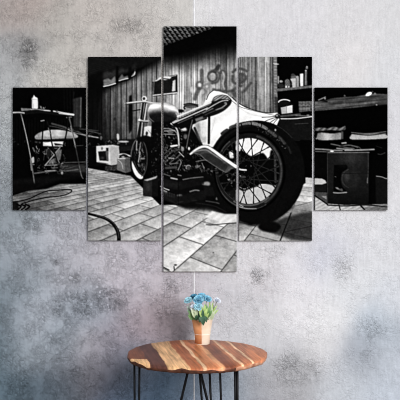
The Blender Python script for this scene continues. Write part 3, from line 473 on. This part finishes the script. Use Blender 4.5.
def wall_fields(px, py, gain):
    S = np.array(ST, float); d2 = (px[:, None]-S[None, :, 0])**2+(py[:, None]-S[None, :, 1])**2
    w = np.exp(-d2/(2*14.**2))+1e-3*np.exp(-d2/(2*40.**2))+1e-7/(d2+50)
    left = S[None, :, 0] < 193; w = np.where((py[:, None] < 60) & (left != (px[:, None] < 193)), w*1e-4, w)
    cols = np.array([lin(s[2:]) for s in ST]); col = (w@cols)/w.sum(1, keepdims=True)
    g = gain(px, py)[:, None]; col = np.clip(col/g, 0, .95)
    r = np.interp(px, [0, 150, 200, 260, 400], [.3, .26, .14, .1, .09])*np.interp(py, [0, 60, 220, 400], [.6, .7, 1., 1.15])
    for x, y, sx, sy, a in ROUGH: r = np.maximum(r, a*np.exp(-((px-x)/sx)**2-((py-y)/sy)**2))
    return col, r
def daylight(px, py):           # lamp falloff across the wall; its inverse goes into the plaster colour
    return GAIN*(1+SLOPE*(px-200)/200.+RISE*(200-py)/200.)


def build_wall():
    xs = np.concatenate([np.arange(-4, -1.5, .1), np.arange(-1.5, 1.5, .016), np.arange(1.5, 4.01, .1)]); zs = np.concatenate([np.arange(0, 2.6, .016), np.arange(2.6, 3.25, .1)])
    X, Z = np.meshgrid(xs, zs); nx, nz = len(xs), len(zs); v = np.stack([X.ravel(), 0*X.ravel(), Z.ravel()], 1)
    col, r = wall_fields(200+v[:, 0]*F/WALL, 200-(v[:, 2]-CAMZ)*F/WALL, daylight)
    i = (np.arange(nz-1)[:, None]*nx+np.arange(nx-1)[None]).ravel(); q = np.stack([i, i+1, i+nx+1, i+nx], 1)
    o = grid_object('wall_back', v, q, np.concatenate([col, r[:, None]], 1), plaster()); o['kind'] = 'structure'
    # the body of the wall behind the plaster
    return o
def grid_object(name, v, q, col, m, parent=None):
    me = bpy.data.meshes.new(name); me.vertices.add(len(v)); me.vertices.foreach_set('co', v.astype(np.float32).ravel())
    me.loops.add(q.size); me.loops.foreach_set('vertex_index', q.astype(np.int32).ravel()); me.polygons.add(len(q)); me.polygons.foreach_set('loop_start', (np.arange(len(q))*4).astype(np.int32))
    me.update(calc_edges=True); me.validate()
    a = me.color_attributes.new('pigment', 'FLOAT_COLOR', 'POINT'); c = np.ones((len(v), 4), np.float32); c[:, :col.shape[1]] = col; a.data.foreach_set('color', c.ravel())
    me.materials.append(m); return link(bpy.data.objects.new(name, me), parent)
def plaster():
    m, t, b = mat('plaster', None, .85, .15); n = t.nodes; L = t.links.new
    at = n.new('ShaderNodeAttribute'); at.attribute_name = 'pigment'; tc = n.new('ShaderNodeTexCoord')
    def noise(scale, detail=6, dist=0., st=(1, 1, 1), rough=.6):
        mp = n.new('ShaderNodeMapping'); mp.inputs['Scale'].default_value = st; L(tc.outputs['Object'], mp.inputs['Vector'])
        x = n.new('ShaderNodeTexNoise'); x.inputs['Scale'].default_value = scale; x.inputs['Detail'].default_value = detail; x.inputs['Distortion'].default_value = dist; x.inputs['Roughness'].default_value = rough; L(mp.outputs[0], x.inputs['Vector']); return x.outputs['Fac']
    def mth(op, a, c, d=None):
        x = n.new('ShaderNodeMath'); x.operation = op
        for i, q in enumerate((a, c, d)):
            if q is None: continue
            if isinstance(q, (int, float)): x.inputs[i].default_value = q
            else: L(q, x.inputs[i])
        return x.outputs[0]
    big = noise(4.5, 7, .0); mid = noise(22, 6, .2); fine = noise(100, 5, .3); streak = noise(16, 4, .3, (5, 1, .7))
    # trowel ridges: thin lines where a warped noise crosses its middle value
    ridge = mth('SUBTRACT', 1., mth('MINIMUM', mth('MULTIPLY', mth('ABSOLUTE', mth('SUBTRACT', noise(24, 4, .7), .5), 0), 16.), 1.))
    ridge2 = mth('SUBTRACT', 1., mth('MINIMUM', mth('MULTIPLY', mth('ABSOLUTE', mth('SUBTRACT', noise(46, 3, .6), .5), 0), 10.), 1.))
    rz = mth('MAXIMUM', ridge, mth('MULTIPLY', ridge2, .7)); patchy = mth('MULTIPLY_ADD', mth('SUBTRACT', noise(9, 6, .0), .47), 6., .5); pc = n.new('ShaderNodeClamp'); L(patchy, pc.inputs[0]); zone = mth('MULTIPLY', at.outputs['Alpha'], mth('MULTIPLY_ADD', pc.outputs[0], .85, .15))
    rz = mth('MULTIPLY', rz, zone)
    k = mth('MULTIPLY_ADD', mth('SUBTRACT', big, .5), .24, 1.); k = mth('ADD', k, mth('MULTIPLY', mth('SUBTRACT', mid, .5), .26)); k = mth('ADD', k, mth('MULTIPLY', mth('SUBTRACT', fine, .5), .28)); k = mth('ADD', k, mth('MULTIPLY', mth('SUBTRACT', streak, .5), .3))
    pale_lines = mth('SUBTRACT', 1., mth('MINIMUM', mth('MULTIPLY', mth('ABSOLUTE', mth('SUBTRACT', noise(40, 4, .5), .52), 0), 24.), 1.)); dark_lines = mth('SUBTRACT', 1., mth('MINIMUM', mth('MULTIPLY', mth('ABSOLUTE', mth('SUBTRACT', noise(30, 4, .6), .46), 0), 22.), 1.))
    k = mth('ADD', k, mth('MULTIPLY', zone, mth('SUBTRACT', mth('MULTIPLY', pale_lines, .62), mth('MULTIPLY', dark_lines, .5))))
    vm = n.new('ShaderNodeVectorMath'); vm.operation = 'SCALE'; L(at.outputs['Color'], vm.inputs[0]); L(k, vm.inputs['Scale']); L(vm.outputs[0], b.inputs['Base Color'])
    h = mth('ADD', mth('MULTIPLY', rz, 1.5), mth('ADD', mth('MULTIPLY', mid, .22), mth('MULTIPLY', mth('MULTIPLY', fine, zone), .9)))
    bp = n.new('ShaderNodeBump'); bp.inputs['Strength'].default_value = 1.; bp.inputs['Distance'].default_value = .012; L(h, bp.inputs['Height']); L(bp.outputs[0], b.inputs['Normal'])
    return m
build_wall()
bm = bmesh.new(); bmesh.ops.create_grid(bm, x_segments=1, y_segments=1, size=1, matrix=Matrix.Translation((0, -3.0, 0)) @ Matrix.Diagonal((4, 3.0, 1, 1)))
tag(obj('floor', bm, noisy('grey_screed', (120, 116, 112), (140, 136, 132), 6, .7), None, False), kind='structure')
# two thin joints running down the plaster
def joint(name, px, w, z0, z1, m):
    x = (px-200)/F*WALL; bm = bmesh.new(); bmesh.ops.create_cube(bm, size=1, matrix=Matrix.Translation((x, -.0006, (z0+z1)/2)) @ Matrix.Diagonal((w, .0024, z1-z0, 1)))
    tag(obj(name, bm, m, None, False), kind='structure')
white_filler = noisy('white_filler', (188, 188, 192), (216, 216, 220), 40, .8, .1)
joint('trim_1', 194.2, .0058, 0, 3.2, white_filler)
joint('trim_2', 209.3, .0016, 0, 3.2, noisy('pale_filler', (176, 175, 180), (196, 195, 200), 40, .8, .1))

# ---------------------------------------------------------------- the five canvases
ink, t, b = mat('printed_canvas', None, .9, .0)
at = t.nodes.new('ShaderNodeAttribute'); at.attribute_name = 'pigment'; t.links.new(at.outputs['Color'], b.inputs['Base Color'])
tc = t.nodes.new('ShaderNodeTexCoord'); wv = t.nodes.new('ShaderNodeTexNoise'); wv.inputs['Scale'].default_value = 900; bp = t.nodes.new('ShaderNodeBump'); bp.inputs['Strength'].default_value = .12; bp.inputs['Distance'].default_value = .0005
t.links.new(tc.outputs['Object'], wv.inputs['Vector']); t.links.new(wv.outputs['Fac'], bp.inputs['Height']); t.links.new(bp.outputs[0], b.inputs['Normal'])
DEPTH = .020; DF = WALL-DEPTH-.0002
def canvas(x0, y0, x1, y1, label):
    nx, ny = int((x1-x0)*2)+1, int((y1-y0)*2)+1; xs = np.linspace(x0, x1, nx); ys = np.linspace(y0, y1, ny); s = DF/F
    u = np.clip((xs-AX0)*2-.5, 0, ART.shape[1]-1.001); w = np.clip((ys-AY0)*2-.5, 0, ART.shape[0]-1.001); ui, wi = u.astype(int), w.astype(int); fu, fw = (u-ui)[None], (w-wi)[:, None]
    A = ART[wi][:, ui]*(1-fu)*(1-fw)+ART[wi][:, ui+1]*fu*(1-fw)+ART[wi+1][:, ui]*(1-fu)*fw+ART[wi+1][:, ui+1]*fu*fw
    g = np.where(A <= .04045, A/12.92, ((A+.055)/1.055)**2.4)
    cx, cy = (x0+x1)/2, (y0+y1)/2; X, Y = np.meshgrid((xs-cx)*s, -(ys-cy)*s)
    front = np.stack([X.ravel(), np.full(X.size, -DEPTH), Y.ravel()], 1); idx = np.arange(nx*ny).reshape(ny, nx)
    q = np.stack([idx[:-1, :-1], idx[1:, :-1], idx[1:, 1:], idx[:-1, 1:]], -1).reshape(-1, 4)
    loop = np.concatenate([idx[0, :-1], idx[:-1, -1], idx[-1, :0:-1], idx[:0:-1, 0]]); m = len(loop); n0 = nx*ny      # the print wraps round the edges
    back = front[loop].copy(); back[:, 1] = 0; bi = n0+np.arange(m); j = (np.arange(m)+1) % m
    sides = np.stack([loop, loop[j], bi[j], bi], 1)
    c4 = [n0+m+k for k in range(4)]; hx, hz = X.max(), Y.max(); corners = np.array([(-hx, 0, hz), (hx, 0, hz), (hx, 0, -hz), (-hx, 0, -hz)])
    v = np.concatenate([front, back, corners]); qq = np.concatenate([q, sides, np.array([c4])]); gg = np.concatenate([g.ravel(), g.ravel()[loop], [.3]*4])
    col = np.repeat(gg[:, None], 3, 1); px = np.concatenate([np.tile(xs, ny), xs[(loop % nx)], [cx]*4]); py = np.concatenate([np.repeat(ys, nx), ys[loop//nx], [cy]*4])
    col = np.clip(col/PRINT_GAIN, 0, .95)
    o = grid_object('canvas_print', v, qq, col, ink); o.location = ((cx-200)*s, -.0002, CAMZ-(cy-200)*s)
    tag(o, label, 'canvas print', 'five panel canvas set of a motorcycle in a workshop')

canvas(12.7, 87.5, 85.5, 210.2, 'short canvas at the far left printed with a trestle table and a candle')
canvas(88, 56.8, 161.1, 240.6, 'canvas second from left printed with the front wheel, handlebar and a white cabinet')
canvas(163.5, 26.3, 236.6, 271.6, 'tallest middle canvas printed with the fuel tank, seat, painted scrawl and floor tiles')
canvas(239.2, 56.8, 312.1, 240.8, 'canvas second from right printed with the big spoked rear wheel below shelves')
canvas(314.9, 87.5, 387.6, 210.2, 'short canvas at the far right printed with a dark stove under a wooden beam')

# ---------------------------------------------------------------- the side table
TX, TD, TR, TZ = -.014, 3.5, .33, .548
TY = TD-WALL
table = thing('side_table', 'round side table of mixed brown and pale timber strips on black rod legs', 'table', (TX, TY, 0))
def timber():
    m, t, b = mat('oiled_timber', None, .42, .2); n = t.nodes; L = t.links.new
    tc = n.new('ShaderNodeTexCoord'); mp = n.new('ShaderNodeMapping'); mp.inputs['Rotation'].default_value = (0, 0, math.radians(-11.3)); L(tc.outputs['Object'], mp.inputs['Vector'])
    # after the turn x runs across the strips
    sep = n.new('ShaderNodeSeparateXYZ'); L(mp.outputs[0], sep.inputs[0])
    def nz(scale, st, d=4, dist=0.):
        q = n.new('ShaderNodeMapping'); q.inputs['Scale'].default_value = st; L(mp.outputs[0], q.inputs['Vector'])
        x = n.new('ShaderNodeTexNoise'); x.inputs['Scale'].default_value = scale; x.inputs['Detail'].default_value = d; x.inputs['Distortion'].default_value = dist; L(q.outputs[0], x.inputs['Vector']); return x.outputs['Fac']
    def mth(op, a, c, d=None):
        x = n.new('ShaderNodeMath'); x.operation = op
        for i, q in enumerate((a, c, d)):
            if q is None: continue
            if isinstance(q, (int, float)): x.inputs[i].default_value = q
            else: L(q, x.inputs[i])
        return x.outputs[0]
    wob = mth('MULTIPLY', mth('SUBTRACT', nz(9, (1, 1, 1), 3), .5), .022)
    u = mth('ADD', sep.outputs[0], wob); fac = mth('MULTIPLY_ADD', u, 1/.7, .5)
    rp = n.new('ShaderNodeValToRGB'); cr = rp.color_ramp; cr.interpolation = 'LINEAR'
    A, B, P, D, S, E, S2, H, G = (122, 72, 50), (86, 52, 44), (218, 172, 126), (162, 96, 64), (226, 184, 146), (186, 116, 78), (210, 150, 108), (120, 66, 46), (172, 108, 76)
    bands = [(-.35, A), (-.253, A), (-.250, B), (-.185, B), (-.180, P), (-.094, P), (-.088, D), (-.036, D), (-.033, S), (-.021, S), (-.017, E), (.030, E), (.042, S2), (.054, S2), (.064, H), (.100, H), (.134, E), (.140, S), (.149, S), (.154, G), (.197, G), (.201, S), (.209, S), (.214, G), (.262, E), (.35, G)]
    while len(cr.elements) < len(bands): cr.elements.new(.5)
    for e, (x, c) in zip(cr.elements, bands): e.position = x/.7+.5; e.color = (*lin(c), 1)
    L(fac, rp.inputs['Fac'])
    # one outer strip ends in a pale piece of sapwood
    corner = mth('MULTIPLY', mth('LESS_THAN', u, -.252), mth('LESS_THAN', mth('ADD', sep.outputs[1], mth('MULTIPLY', u, .35)), -.185))
    mx = n.new('ShaderNodeMix'); mx.data_type = 'RGBA'; L(corner, mx.inputs['Factor']); L(rp.outputs[0], mx.inputs['A']); mx.inputs['B'].default_value = (*lin(P), 1)
    grain = mth('MULTIPLY_ADD', mth('SUBTRACT', nz(60, (1.4, .07, 1), 6, .6), .5), 1.7, .95); grain = mth('ADD', grain, mth('MULTIPLY', mth('SUBTRACT', nz(14, (1, .3, 1), 4, 1.), .5), 1.3))
    vm = n.new('ShaderNodeVectorMath'); vm.operation = 'SCALE'; L(mx.outputs['Result'], vm.inputs[0]); L(grain, vm.inputs['Scale']); L(vm.outputs[0], b.inputs['Base Color'])
    bp = n.new('ShaderNodeBump'); bp.inputs['Strength'].default_value = .1; bp.inputs['Distance'].default_value = .001; L(grain, bp.inputs['Height']); L(bp.outputs[0], b.inputs['Normal'])
    return m
timber_m = timber(); bark = noisy('dark_bark_edge', (46, 28, 22), (96, 56, 40), 45, .7, .2, .3); pale_edge = noisy('pale_sapwood', (150, 96, 74), (214, 164, 132), 30, .5, .3)
bm = bmesh.new(); n = 128; r_ = random.Random(3)
wav = [.0016*math.sin(5*a+1)+.0012*math.sin(11*a)+.001*math.sin(23*a+2) for a in [2*math.pi*k/n for k in range(n)]]
prof = [(0, TZ), (.10, TZ), (.20, TZ), (TR-.006, TZ), (TR-.001, TZ-.003), (TR, TZ-.009), (TR-.001, TZ-.018), (TR-.006, TZ-.024), (.2, TZ-.024)]
rings = []
for i, (rr, z) in enumerate(prof):
    if rr == 0: rings.append([bm.verts.new((0, 0, z))]); continue
    amp = 1 if rr > .3 else 0; dz = [(.0035*math.sin(7*2*math.pi*k/n+1)+.003*math.sin(17*2*math.pi*k/n)+.002*math.sin(31*2*math.pi*k/n)) if i in (5, 6) else 0 for k in range(n)]
    rings.append([bm.verts.new(((rr+amp*wav[k])*math.cos(2*math.pi*k/n), (rr+amp*wav[k])*math.sin(2*math.pi*k/n), z+dz[k])) for k in range(n)])
for k in range(n): bm.faces.new((rings[0][0], rings[1][k], rings[1][(k+1) % n]))
for i in range(1, len(prof)-1):
    for k in range(n):
        f = bm.faces.new((rings[i][k], rings[i+1][k], rings[i+1][(k+1) % n], rings[i][(k+1) % n]))
        f.material_index = (2 if -.33*math.pi < ((2*math.pi*k/n+math.pi) % (2*math.pi))-math.pi < .1*math.pi else 1) if i in (5, 6, 7) else 0
bm.faces.new(rings[-1]).material_index = 0
bmesh.ops.recalc_face_normals(bm, faces=bm.faces)
top = obj('tabletop', bm, [timber_m, bark, pale_edge], table)
# the lighter corner at the left end of the outermost strip
legm = noisy('black_steel_rod', (9, 10, 13), (17, 18, 22), 30, .5, .15)
def P(px, d, z): return Vector(((px-200)/F*d-TX, d-WALL-TY, z))
def leg(rods, r):
    bm = bmesh.new()
    for pts in rods: tube(bm, pts, r, 10)
    # the plate screwed under the top
    xs = [p[0].x for p in rods]; ys = [p[0].y for p in rods]; cx, cy = sum(xs)/len(xs), sum(ys)/len(ys); w = max(xs)-min(xs)+.02
    bmesh.ops.create_cube(bm, size=1, matrix=Matrix.Translation((cx, cy, TZ-.026)) @ Matrix.Diagonal((w, .03, .004, 1)))
    obj('leg', bm, legm, table)
ZT = TZ-.024
def hair(pxa, pxb, d, r, lean=0.):
    a, b = P(pxa, d, ZT), P(pxb, d, ZT); m = (a+b)/2+Vector((lean, 0, 0))
    A = [a, a.lerp(Vector((m.x+(a.x-m.x)*.8, a.y, .25)), .5), Vector((m.x+(a.x-m.x)*.72+lean*0, a.y, .12)), Vector((m.x+(a.x-m.x)*.6, a.y, .03)), Vector((m.x, a.y, r))]
    Bp = [b, b.lerp(Vector((m.x+(b.x-m.x)*.8, b.y, .25)), .5), Vector((m.x+(b.x-m.x)*.72, b.y, .12)), Vector((m.x+(b.x-m.x)*.6, b.y, .03)), Vector((m.x, b.y, r))]
    leg([A, Bp], r)
hair(134.3, 139.5, 3.45, .0052); hair(235., 237.4, 3.28, .0055, .01)
apex = P(194.2, 3.68, ZT); leg([[apex+Vector((-.006, 0, 0)), apex+Vector((-.128, 0, -ZT+.008))], [apex+Vector((.006, 0, 0)), apex+Vector((.128, 0, -ZT+.008))]], .0066)
a = P(198.2, 3.6, ZT); b_ = P(209, 3.5, ZT); c_ = P(219.4, 3.6, ZT)
leg([[a, a+Vector((.04, 0, -ZT+.008))], [b_, b_+Vector((.022, 0, -ZT+.008))], [c_, c_+Vector((.018, 0, -ZT+.008))]], .0058)

# ---------------------------------------------------------------- flower pot and bouquet
VX, VD = .0126, 3.715; VY = VD-WALL
pot = thing('flower_pot', 'small cream tapered pot with a brown left side on the round table', 'pot', (VX, VY, TZ))
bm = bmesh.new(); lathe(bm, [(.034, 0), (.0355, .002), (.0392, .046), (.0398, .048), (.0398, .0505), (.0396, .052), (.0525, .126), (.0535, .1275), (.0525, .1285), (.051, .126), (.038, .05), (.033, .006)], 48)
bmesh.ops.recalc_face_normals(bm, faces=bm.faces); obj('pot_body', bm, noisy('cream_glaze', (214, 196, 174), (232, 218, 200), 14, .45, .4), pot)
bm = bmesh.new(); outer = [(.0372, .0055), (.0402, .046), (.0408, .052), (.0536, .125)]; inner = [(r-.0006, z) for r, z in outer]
R1 = lathe(bm, outer, 24, math.radians(150), math.radians(264), False)  # thin brown shell over the left and front left of the pot
bm2 = None
bm_ = bmesh.new(); lathe(bm_, [(.0408, .0505), (.0416, .0512), (.0416, .0528), (.0412, .0535)], 40, cap=False); obj('string_band', bm_, noisy('white_string', (226, 220, 210), (240, 236, 228), 60, .7), pot)
ob = obj('brown_side', bm, noisy('brown_side_skin', (186, 122, 80), (212, 150, 106), 22, .7, .2, .2), pot); ob['label'] = 'brown left side of the pot'
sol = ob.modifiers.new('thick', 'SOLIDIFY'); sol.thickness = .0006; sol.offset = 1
bm = bmesh.new(); lathe(bm, [(.0005, .108), (.02, .109), (.0455, .108)], 24, cap=False); obj('soil', bm, noisy('dark_soil', (40, 34, 28), (62, 52, 42), 80, .95, .05), pot)
ROOT = Vector((VX, VY, TZ+.106))
def V(px, py, d): return Vector(((px-200)/F*d, d-WALL, CAMZ-(py-200)/F*d))
stem_m = noisy('flower_stem_green', (86, 112, 66), (112, 136, 84), 30, .6)
def petal(bm, M, L_, W, curl, ruff, r):
    rows = []
    for i in range(5):
        t = i/4; w = W*(.25+.75*math.sin(min(1, t*1.15)*math.pi*.5))*(1 if t < .9 else .86); row = []
        for j in range(5):
            s = j/2-1; x = s*w*.5; y = t*L_; z = curl*t*t*L_-.12*L_*s*s*(1-t)+(ruff*L_*r.uniform(-1, 1) if t > .6 else 0)
            row.append(bm.verts.new(M @ Vector((x, y, z))))
        rows.append(row)
    for a, b in zip(rows, rows[1:]):
        for j in range(4): bm.faces.new((a[j], a[j+1], b[j+1], b[j]))
def stem_to(head, side, root_off, parent, inv):
    bm = bmesh.new(); a = ROOT+Vector(root_off); mid = (a+head)/2+Vector((side, 0, .012))
    tube(bm, [inv @ p for p in bez(a, mid, head)], .0013, 6); obj('stem', bm, stem_m, parent)
def flower(px, py, d, R, m, label, name, cat, group, seed, tilt=(0, -.6)):
    r = random.Random(seed); head = V(px, py, d); o = thing(name, label, cat, head, group); inv = Matrix.Translation(-head)
    bm = bmesh.new(); up = Vector((tilt[0], tilt[1], 1)).normalized(); q = up.to_track_quat('Z', 'Y').to_matrix().to_4x4()
    for ring, (n_, el, l) in enumerate(((9, 8, 1.), (9, 30, .92), (8, 52, .8), (6, 72, .66))):
        for k in range(n_):
            a = 2*math.pi*(k+ring*.37)/n_+r.uniform(-.15, .15)
            M = q @ Matrix.Rotation(a, 4, 'Z') @ Matrix.Rotation(math.radians(el+r.uniform(-9, 9)), 4, 'X')
            petal(bm, M, R*l, R*.85, .12, .10, r)
    obj('petals', bm, m, o)
    bm = bmesh.new(); bmesh.ops.create_uvsphere(bm, u_segments=8, v_segments=6, radius=R*.26, matrix=q @ Matrix.Translation((0, 0, -R*.1)) @ Matrix.Diagonal((1, 1, 1.3, 1))); obj('calyx', bm, stem_m, o)
    off = (r.uniform(-.02, .02), r.uniform(-.02, .02), 0); stem_to(head-up*R*.25, (head.x-VX)*.2, off, o, inv)
blue = noisy('blue_petal', (100, 168, 198), (166, 212, 228), 70, .7, .15); sky = noisy('pale_blue_petal', (150, 204, 220), (204, 230, 236), 70, .7, .15); deep = noisy('deep_teal_petal', (60, 128, 160), (112, 170, 194), 70, .7, .15); lav = noisy('whitish_petal', (206, 212, 226), (228, 232, 238), 70, .7, .15)
BG_ = 'ruffled blooms of the bouquet'
flower(198.8, 300.8, 3.665, 0.0297, blue, 'large mid blue ruffled bloom in the middle of the bouquet', 'blue_flower', 'flower', BG_, 1, (-.05, -.8))
flower(188.6, 301.2, 3.69, 0.0228, sky, 'pale blue ruffled bloom at the left edge of the bouquet', 'blue_flower', 'flower', BG_, 2, (-.5, -.6))
flower(198.2, 307.2, 3.645, 0.0228, sky, 'pale blue bloom lowest at the front of the bouquet', 'blue_flower', 'flower', BG_, 3, (0, -1.1))
flower(201.6, 297.2, 3.71, 0.0248, blue, 'blue bloom at the top of the bouquet, highest of all', 'blue_flower', 'flower', BG_, 4, (.1, -.4))
flower(207.2, 299.8, 3.69, 0.0235, blue, 'blue bloom right of the middle, next to the whitish one', 'blue_flower', 'flower', BG_, 5, (.4, -.6))
flower(194.2, 297.6, 3.72, 0.0221, deep, 'deep teal bloom at the back left of the bouquet top', 'blue_flower', 'flower', BG_, 6, (-.3, -.4))
flower(217.2, 301., 3.70, 0.0186, lav, 'whitish lilac bloom standing apart at the right of the bouquet', 'white_flower', 'flower', BG_, 7, (.5, -.5))
flower(193.4, 307.6, 3.66, 0.0172, lav, 'small whitish bloom at lower left below the blue flowers', 'white_flower', 'flower', BG_, 8, (-.4, -.9))
def leaf(bm, base, tip, w, droop, r):
    base, tip = Vector(base), Vector(tip); d = tip-base; side = d.cross(Vector((0, -1, .3))).normalized(); nrm = side.cross(d).normalized(); rows = []
    for i in range(7):
        t = i/6; c = base+d*t+nrm*droop*math.sin(t*math.pi); ww = w*1.45*math.sin(min(1, t*1.02)**.8*math.pi)**.8 if 0 < t < 1 else w*.04
        rows.append([bm.verts.new(c-side*ww*.5+nrm*ww*.12), bm.verts.new(c), bm.verts.new(c+side*ww*.5+nrm*ww*.12)])
    for a, b in zip(rows, rows[1:]):
        for j in range(2): bm.faces.new((a[j], a[j+1], b[j+1], b[j]))
def sprig(px, py, d, m, label, leaves, seed, off):
    r = random.Random(seed); head = V(px, py, d); o = thing('leafy_sprig', label, 'foliage', head, 'leafy sprigs of the bouquet'); inv = Matrix.Translation(-head)
    stem_to(head, (head.x-VX)*.25, off, o, inv); bm = bmesh.new()
    for (x0, y0, x1, y1, w, dd) in leaves:
        leaf(bm, inv @ V(x0, y0, d), inv @ V(x1, y1, d+dd), w, r.uniform(.002, .006), r)
    obj('leaves', bm, m, o)
lime = noisy('lime_leaf', (136, 166, 92), (176, 200, 128), 40, .55); mid = noisy('mid_green_leaf', (78, 118, 72), (118, 154, 98), 40, .55); dark = noisy('dark_green_leaf', (28, 62, 46), (56, 94, 66), 40, .5); grey = noisy('grey_green_leaf', (128, 152, 138), (178, 196, 184), 40, .6); pale = noisy('pale_olive_leaf', (160, 176, 140), (196, 206, 178), 40, .6)
sprig(204, 312, 3.645, lime, 'bright lime green leaves in the middle of the bouquet below the blue blooms', [(203, 318, 202, 306, .013, -.01), (204, 317, 207.5, 308, .012, -.008), (203, 318, 199, 310, .012, -.01), (204.5, 319, 209, 313, .011, -.012), (203.5, 320, 200.6, 314.5, .012, -.012), (205, 316, 204.6, 304, .011, 0)], 1, (.004, -.014, 0))
sprig(203.4, 316, 3.635, dark, 'dark green leaves hanging over the front rim of the pot', [(202.4, 316, 203.4, 325.6, .017, -.006), (201.6, 316.4, 199.2, 322.6, .013, -.004), (204.6, 316, 206.8, 322.4, .013, -.004), (203, 318, 202.8, 309, .010, 0)], 2, (0, -.02, 0))
sprig(191.6, 313, 3.67, mid, 'mid green leaves leaning out over the left rim of the pot', [(193, 320, 188.4, 310, .012, -.006), (194, 320, 192, 308.5, .012, -.004), (195, 320, 195.6, 310, .012, -.01), (192.6, 320, 187.6, 314.5, .010, 0), (196, 320.5, 193.6, 314, .011, -.014)], 3, (-.022, -.008, 0))
sprig(211.6, 311, 3.68, pale, 'pale olive leaves rising at the right below the whitish bloom', [(209, 319.6, 213, 308, .012, 0), (210, 319.6, 216, 309.4, .010, 0), (208.6, 319, 209.4, 305.8, .011, 0), (210.4, 320, 214.6, 314.4, .010, -.006), (209.4, 318, 212, 303.5, .009, 0)], 4, (.022, -.006, 0))
sprig(189.4, 305.6, 3.70, grey, 'grey green leaves at the left under the pale blue edge bloom', [(191.6, 313, 186.6, 305.6, .010, 0), (192, 313, 189.4, 303.8, .010, 0), (193, 312, 192.4, 303.4, .010, 0), (191.4, 314, 186.4, 309.6, .009, 0), (194, 312, 196, 304, .010, -.004)], 5, (-.024, .006, 0))
sprig(208.6, 308.4, 3.66, mid, 'green leaves right of centre beneath the right hand blue bloom', [(207.4, 316, 210.6, 304.6, .012, 0), (207, 316, 206.6, 303.8, .011, 0), (208, 317, 212.4, 310, .011, -.008), (207.6, 318, 208.8, 311.6, .012, -.014)], 6, (.014, -.012, 0))
sprig(194, 310, 3.652, pale, 'pale olive leaves at the front left around the small whitish bloom', [(195.4, 317, 190.6, 307, .010, 0), (196, 317, 193.6, 305.6, .010, 0), (197, 316, 196.8, 306, .010, 0), (195.6, 318, 191.4, 312, .009, -.01), (196.6, 318, 195, 311.6, .009, -.012)], 8, (-.016, -.016, 0))
sprig(214, 305, 3.715, lime, 'thin lime green leaves behind the whitish bloom at the back right', [(209.6, 316, 213.6, 300.6, .008, 0), (210, 316, 217.6, 305, .008, 0), (209, 316, 210, 299.6, .008, 0), (211, 316, 219, 309.4, .008, 0)], 9, (.02, .012, 0))
sprig(196.6, 314, 3.655, dark, 'dark leaves at the left front behind the lowest pale blue bloom', [(197.4, 320, 194.4, 311.6, .012, 0), (198, 320, 198.4, 310.6, .012, 0), (198.4, 320, 200.8, 312, .011, 0), (196.6, 320.4, 196.2, 314.6, .012, -.012)], 7, (-.01, -.018, 0))

# ---------------------------------------------------------------- daylight, camera
w = bpy.data.worlds.new('room_light'); bpy.context.scene.world = w; w.use_nodes = True
w.node_tree.nodes['Background'].inputs['Color'].default_value = (.96, .98, 1., 1); w.node_tree.nodes['Background'].inputs['Strength'].default_value = WORLD
def area(name, loc, target, sx, sy, power, col=(1, 1, 1)):
    l = bpy.data.lights.new(name, 'AREA'); l.shape = 'RECTANGLE'; l.size = sx; l.size_y = sy; l.energy = power; l.color = col
    o = link(bpy.data.objects.new(name, l)); o.location = loc; o.rotation_euler = (Vector(target)-Vector(loc)).to_track_quat('-Z', 'Y').to_euler()
area('window_daylight', (2.2, -5.0, 2.7), (0, 0, 1.2), 1.8, 2.2, POWER, (1, .985, .97))
cam = bpy.data.cameras.new('camera'); cam.sensor_width = 36; cam.lens = F/400*36; cam.clip_start = .05
co = link(bpy.data.objects.new('camera', cam)); co.location = (0, -WALL, CAMZ); co.rotation_euler = (math.radians(90), 0, 0)
sc = bpy.context.scene; sc.camera = co
sc.cycles.filter_width = 1.05
sc.view_settings.view_transform = 'Standard'; sc.view_settings.look = 'None'; sc.view_settings.gamma = 1; sc.view_settings.use_curve_mapping = False; sc.view_settings.exposure = 0.0
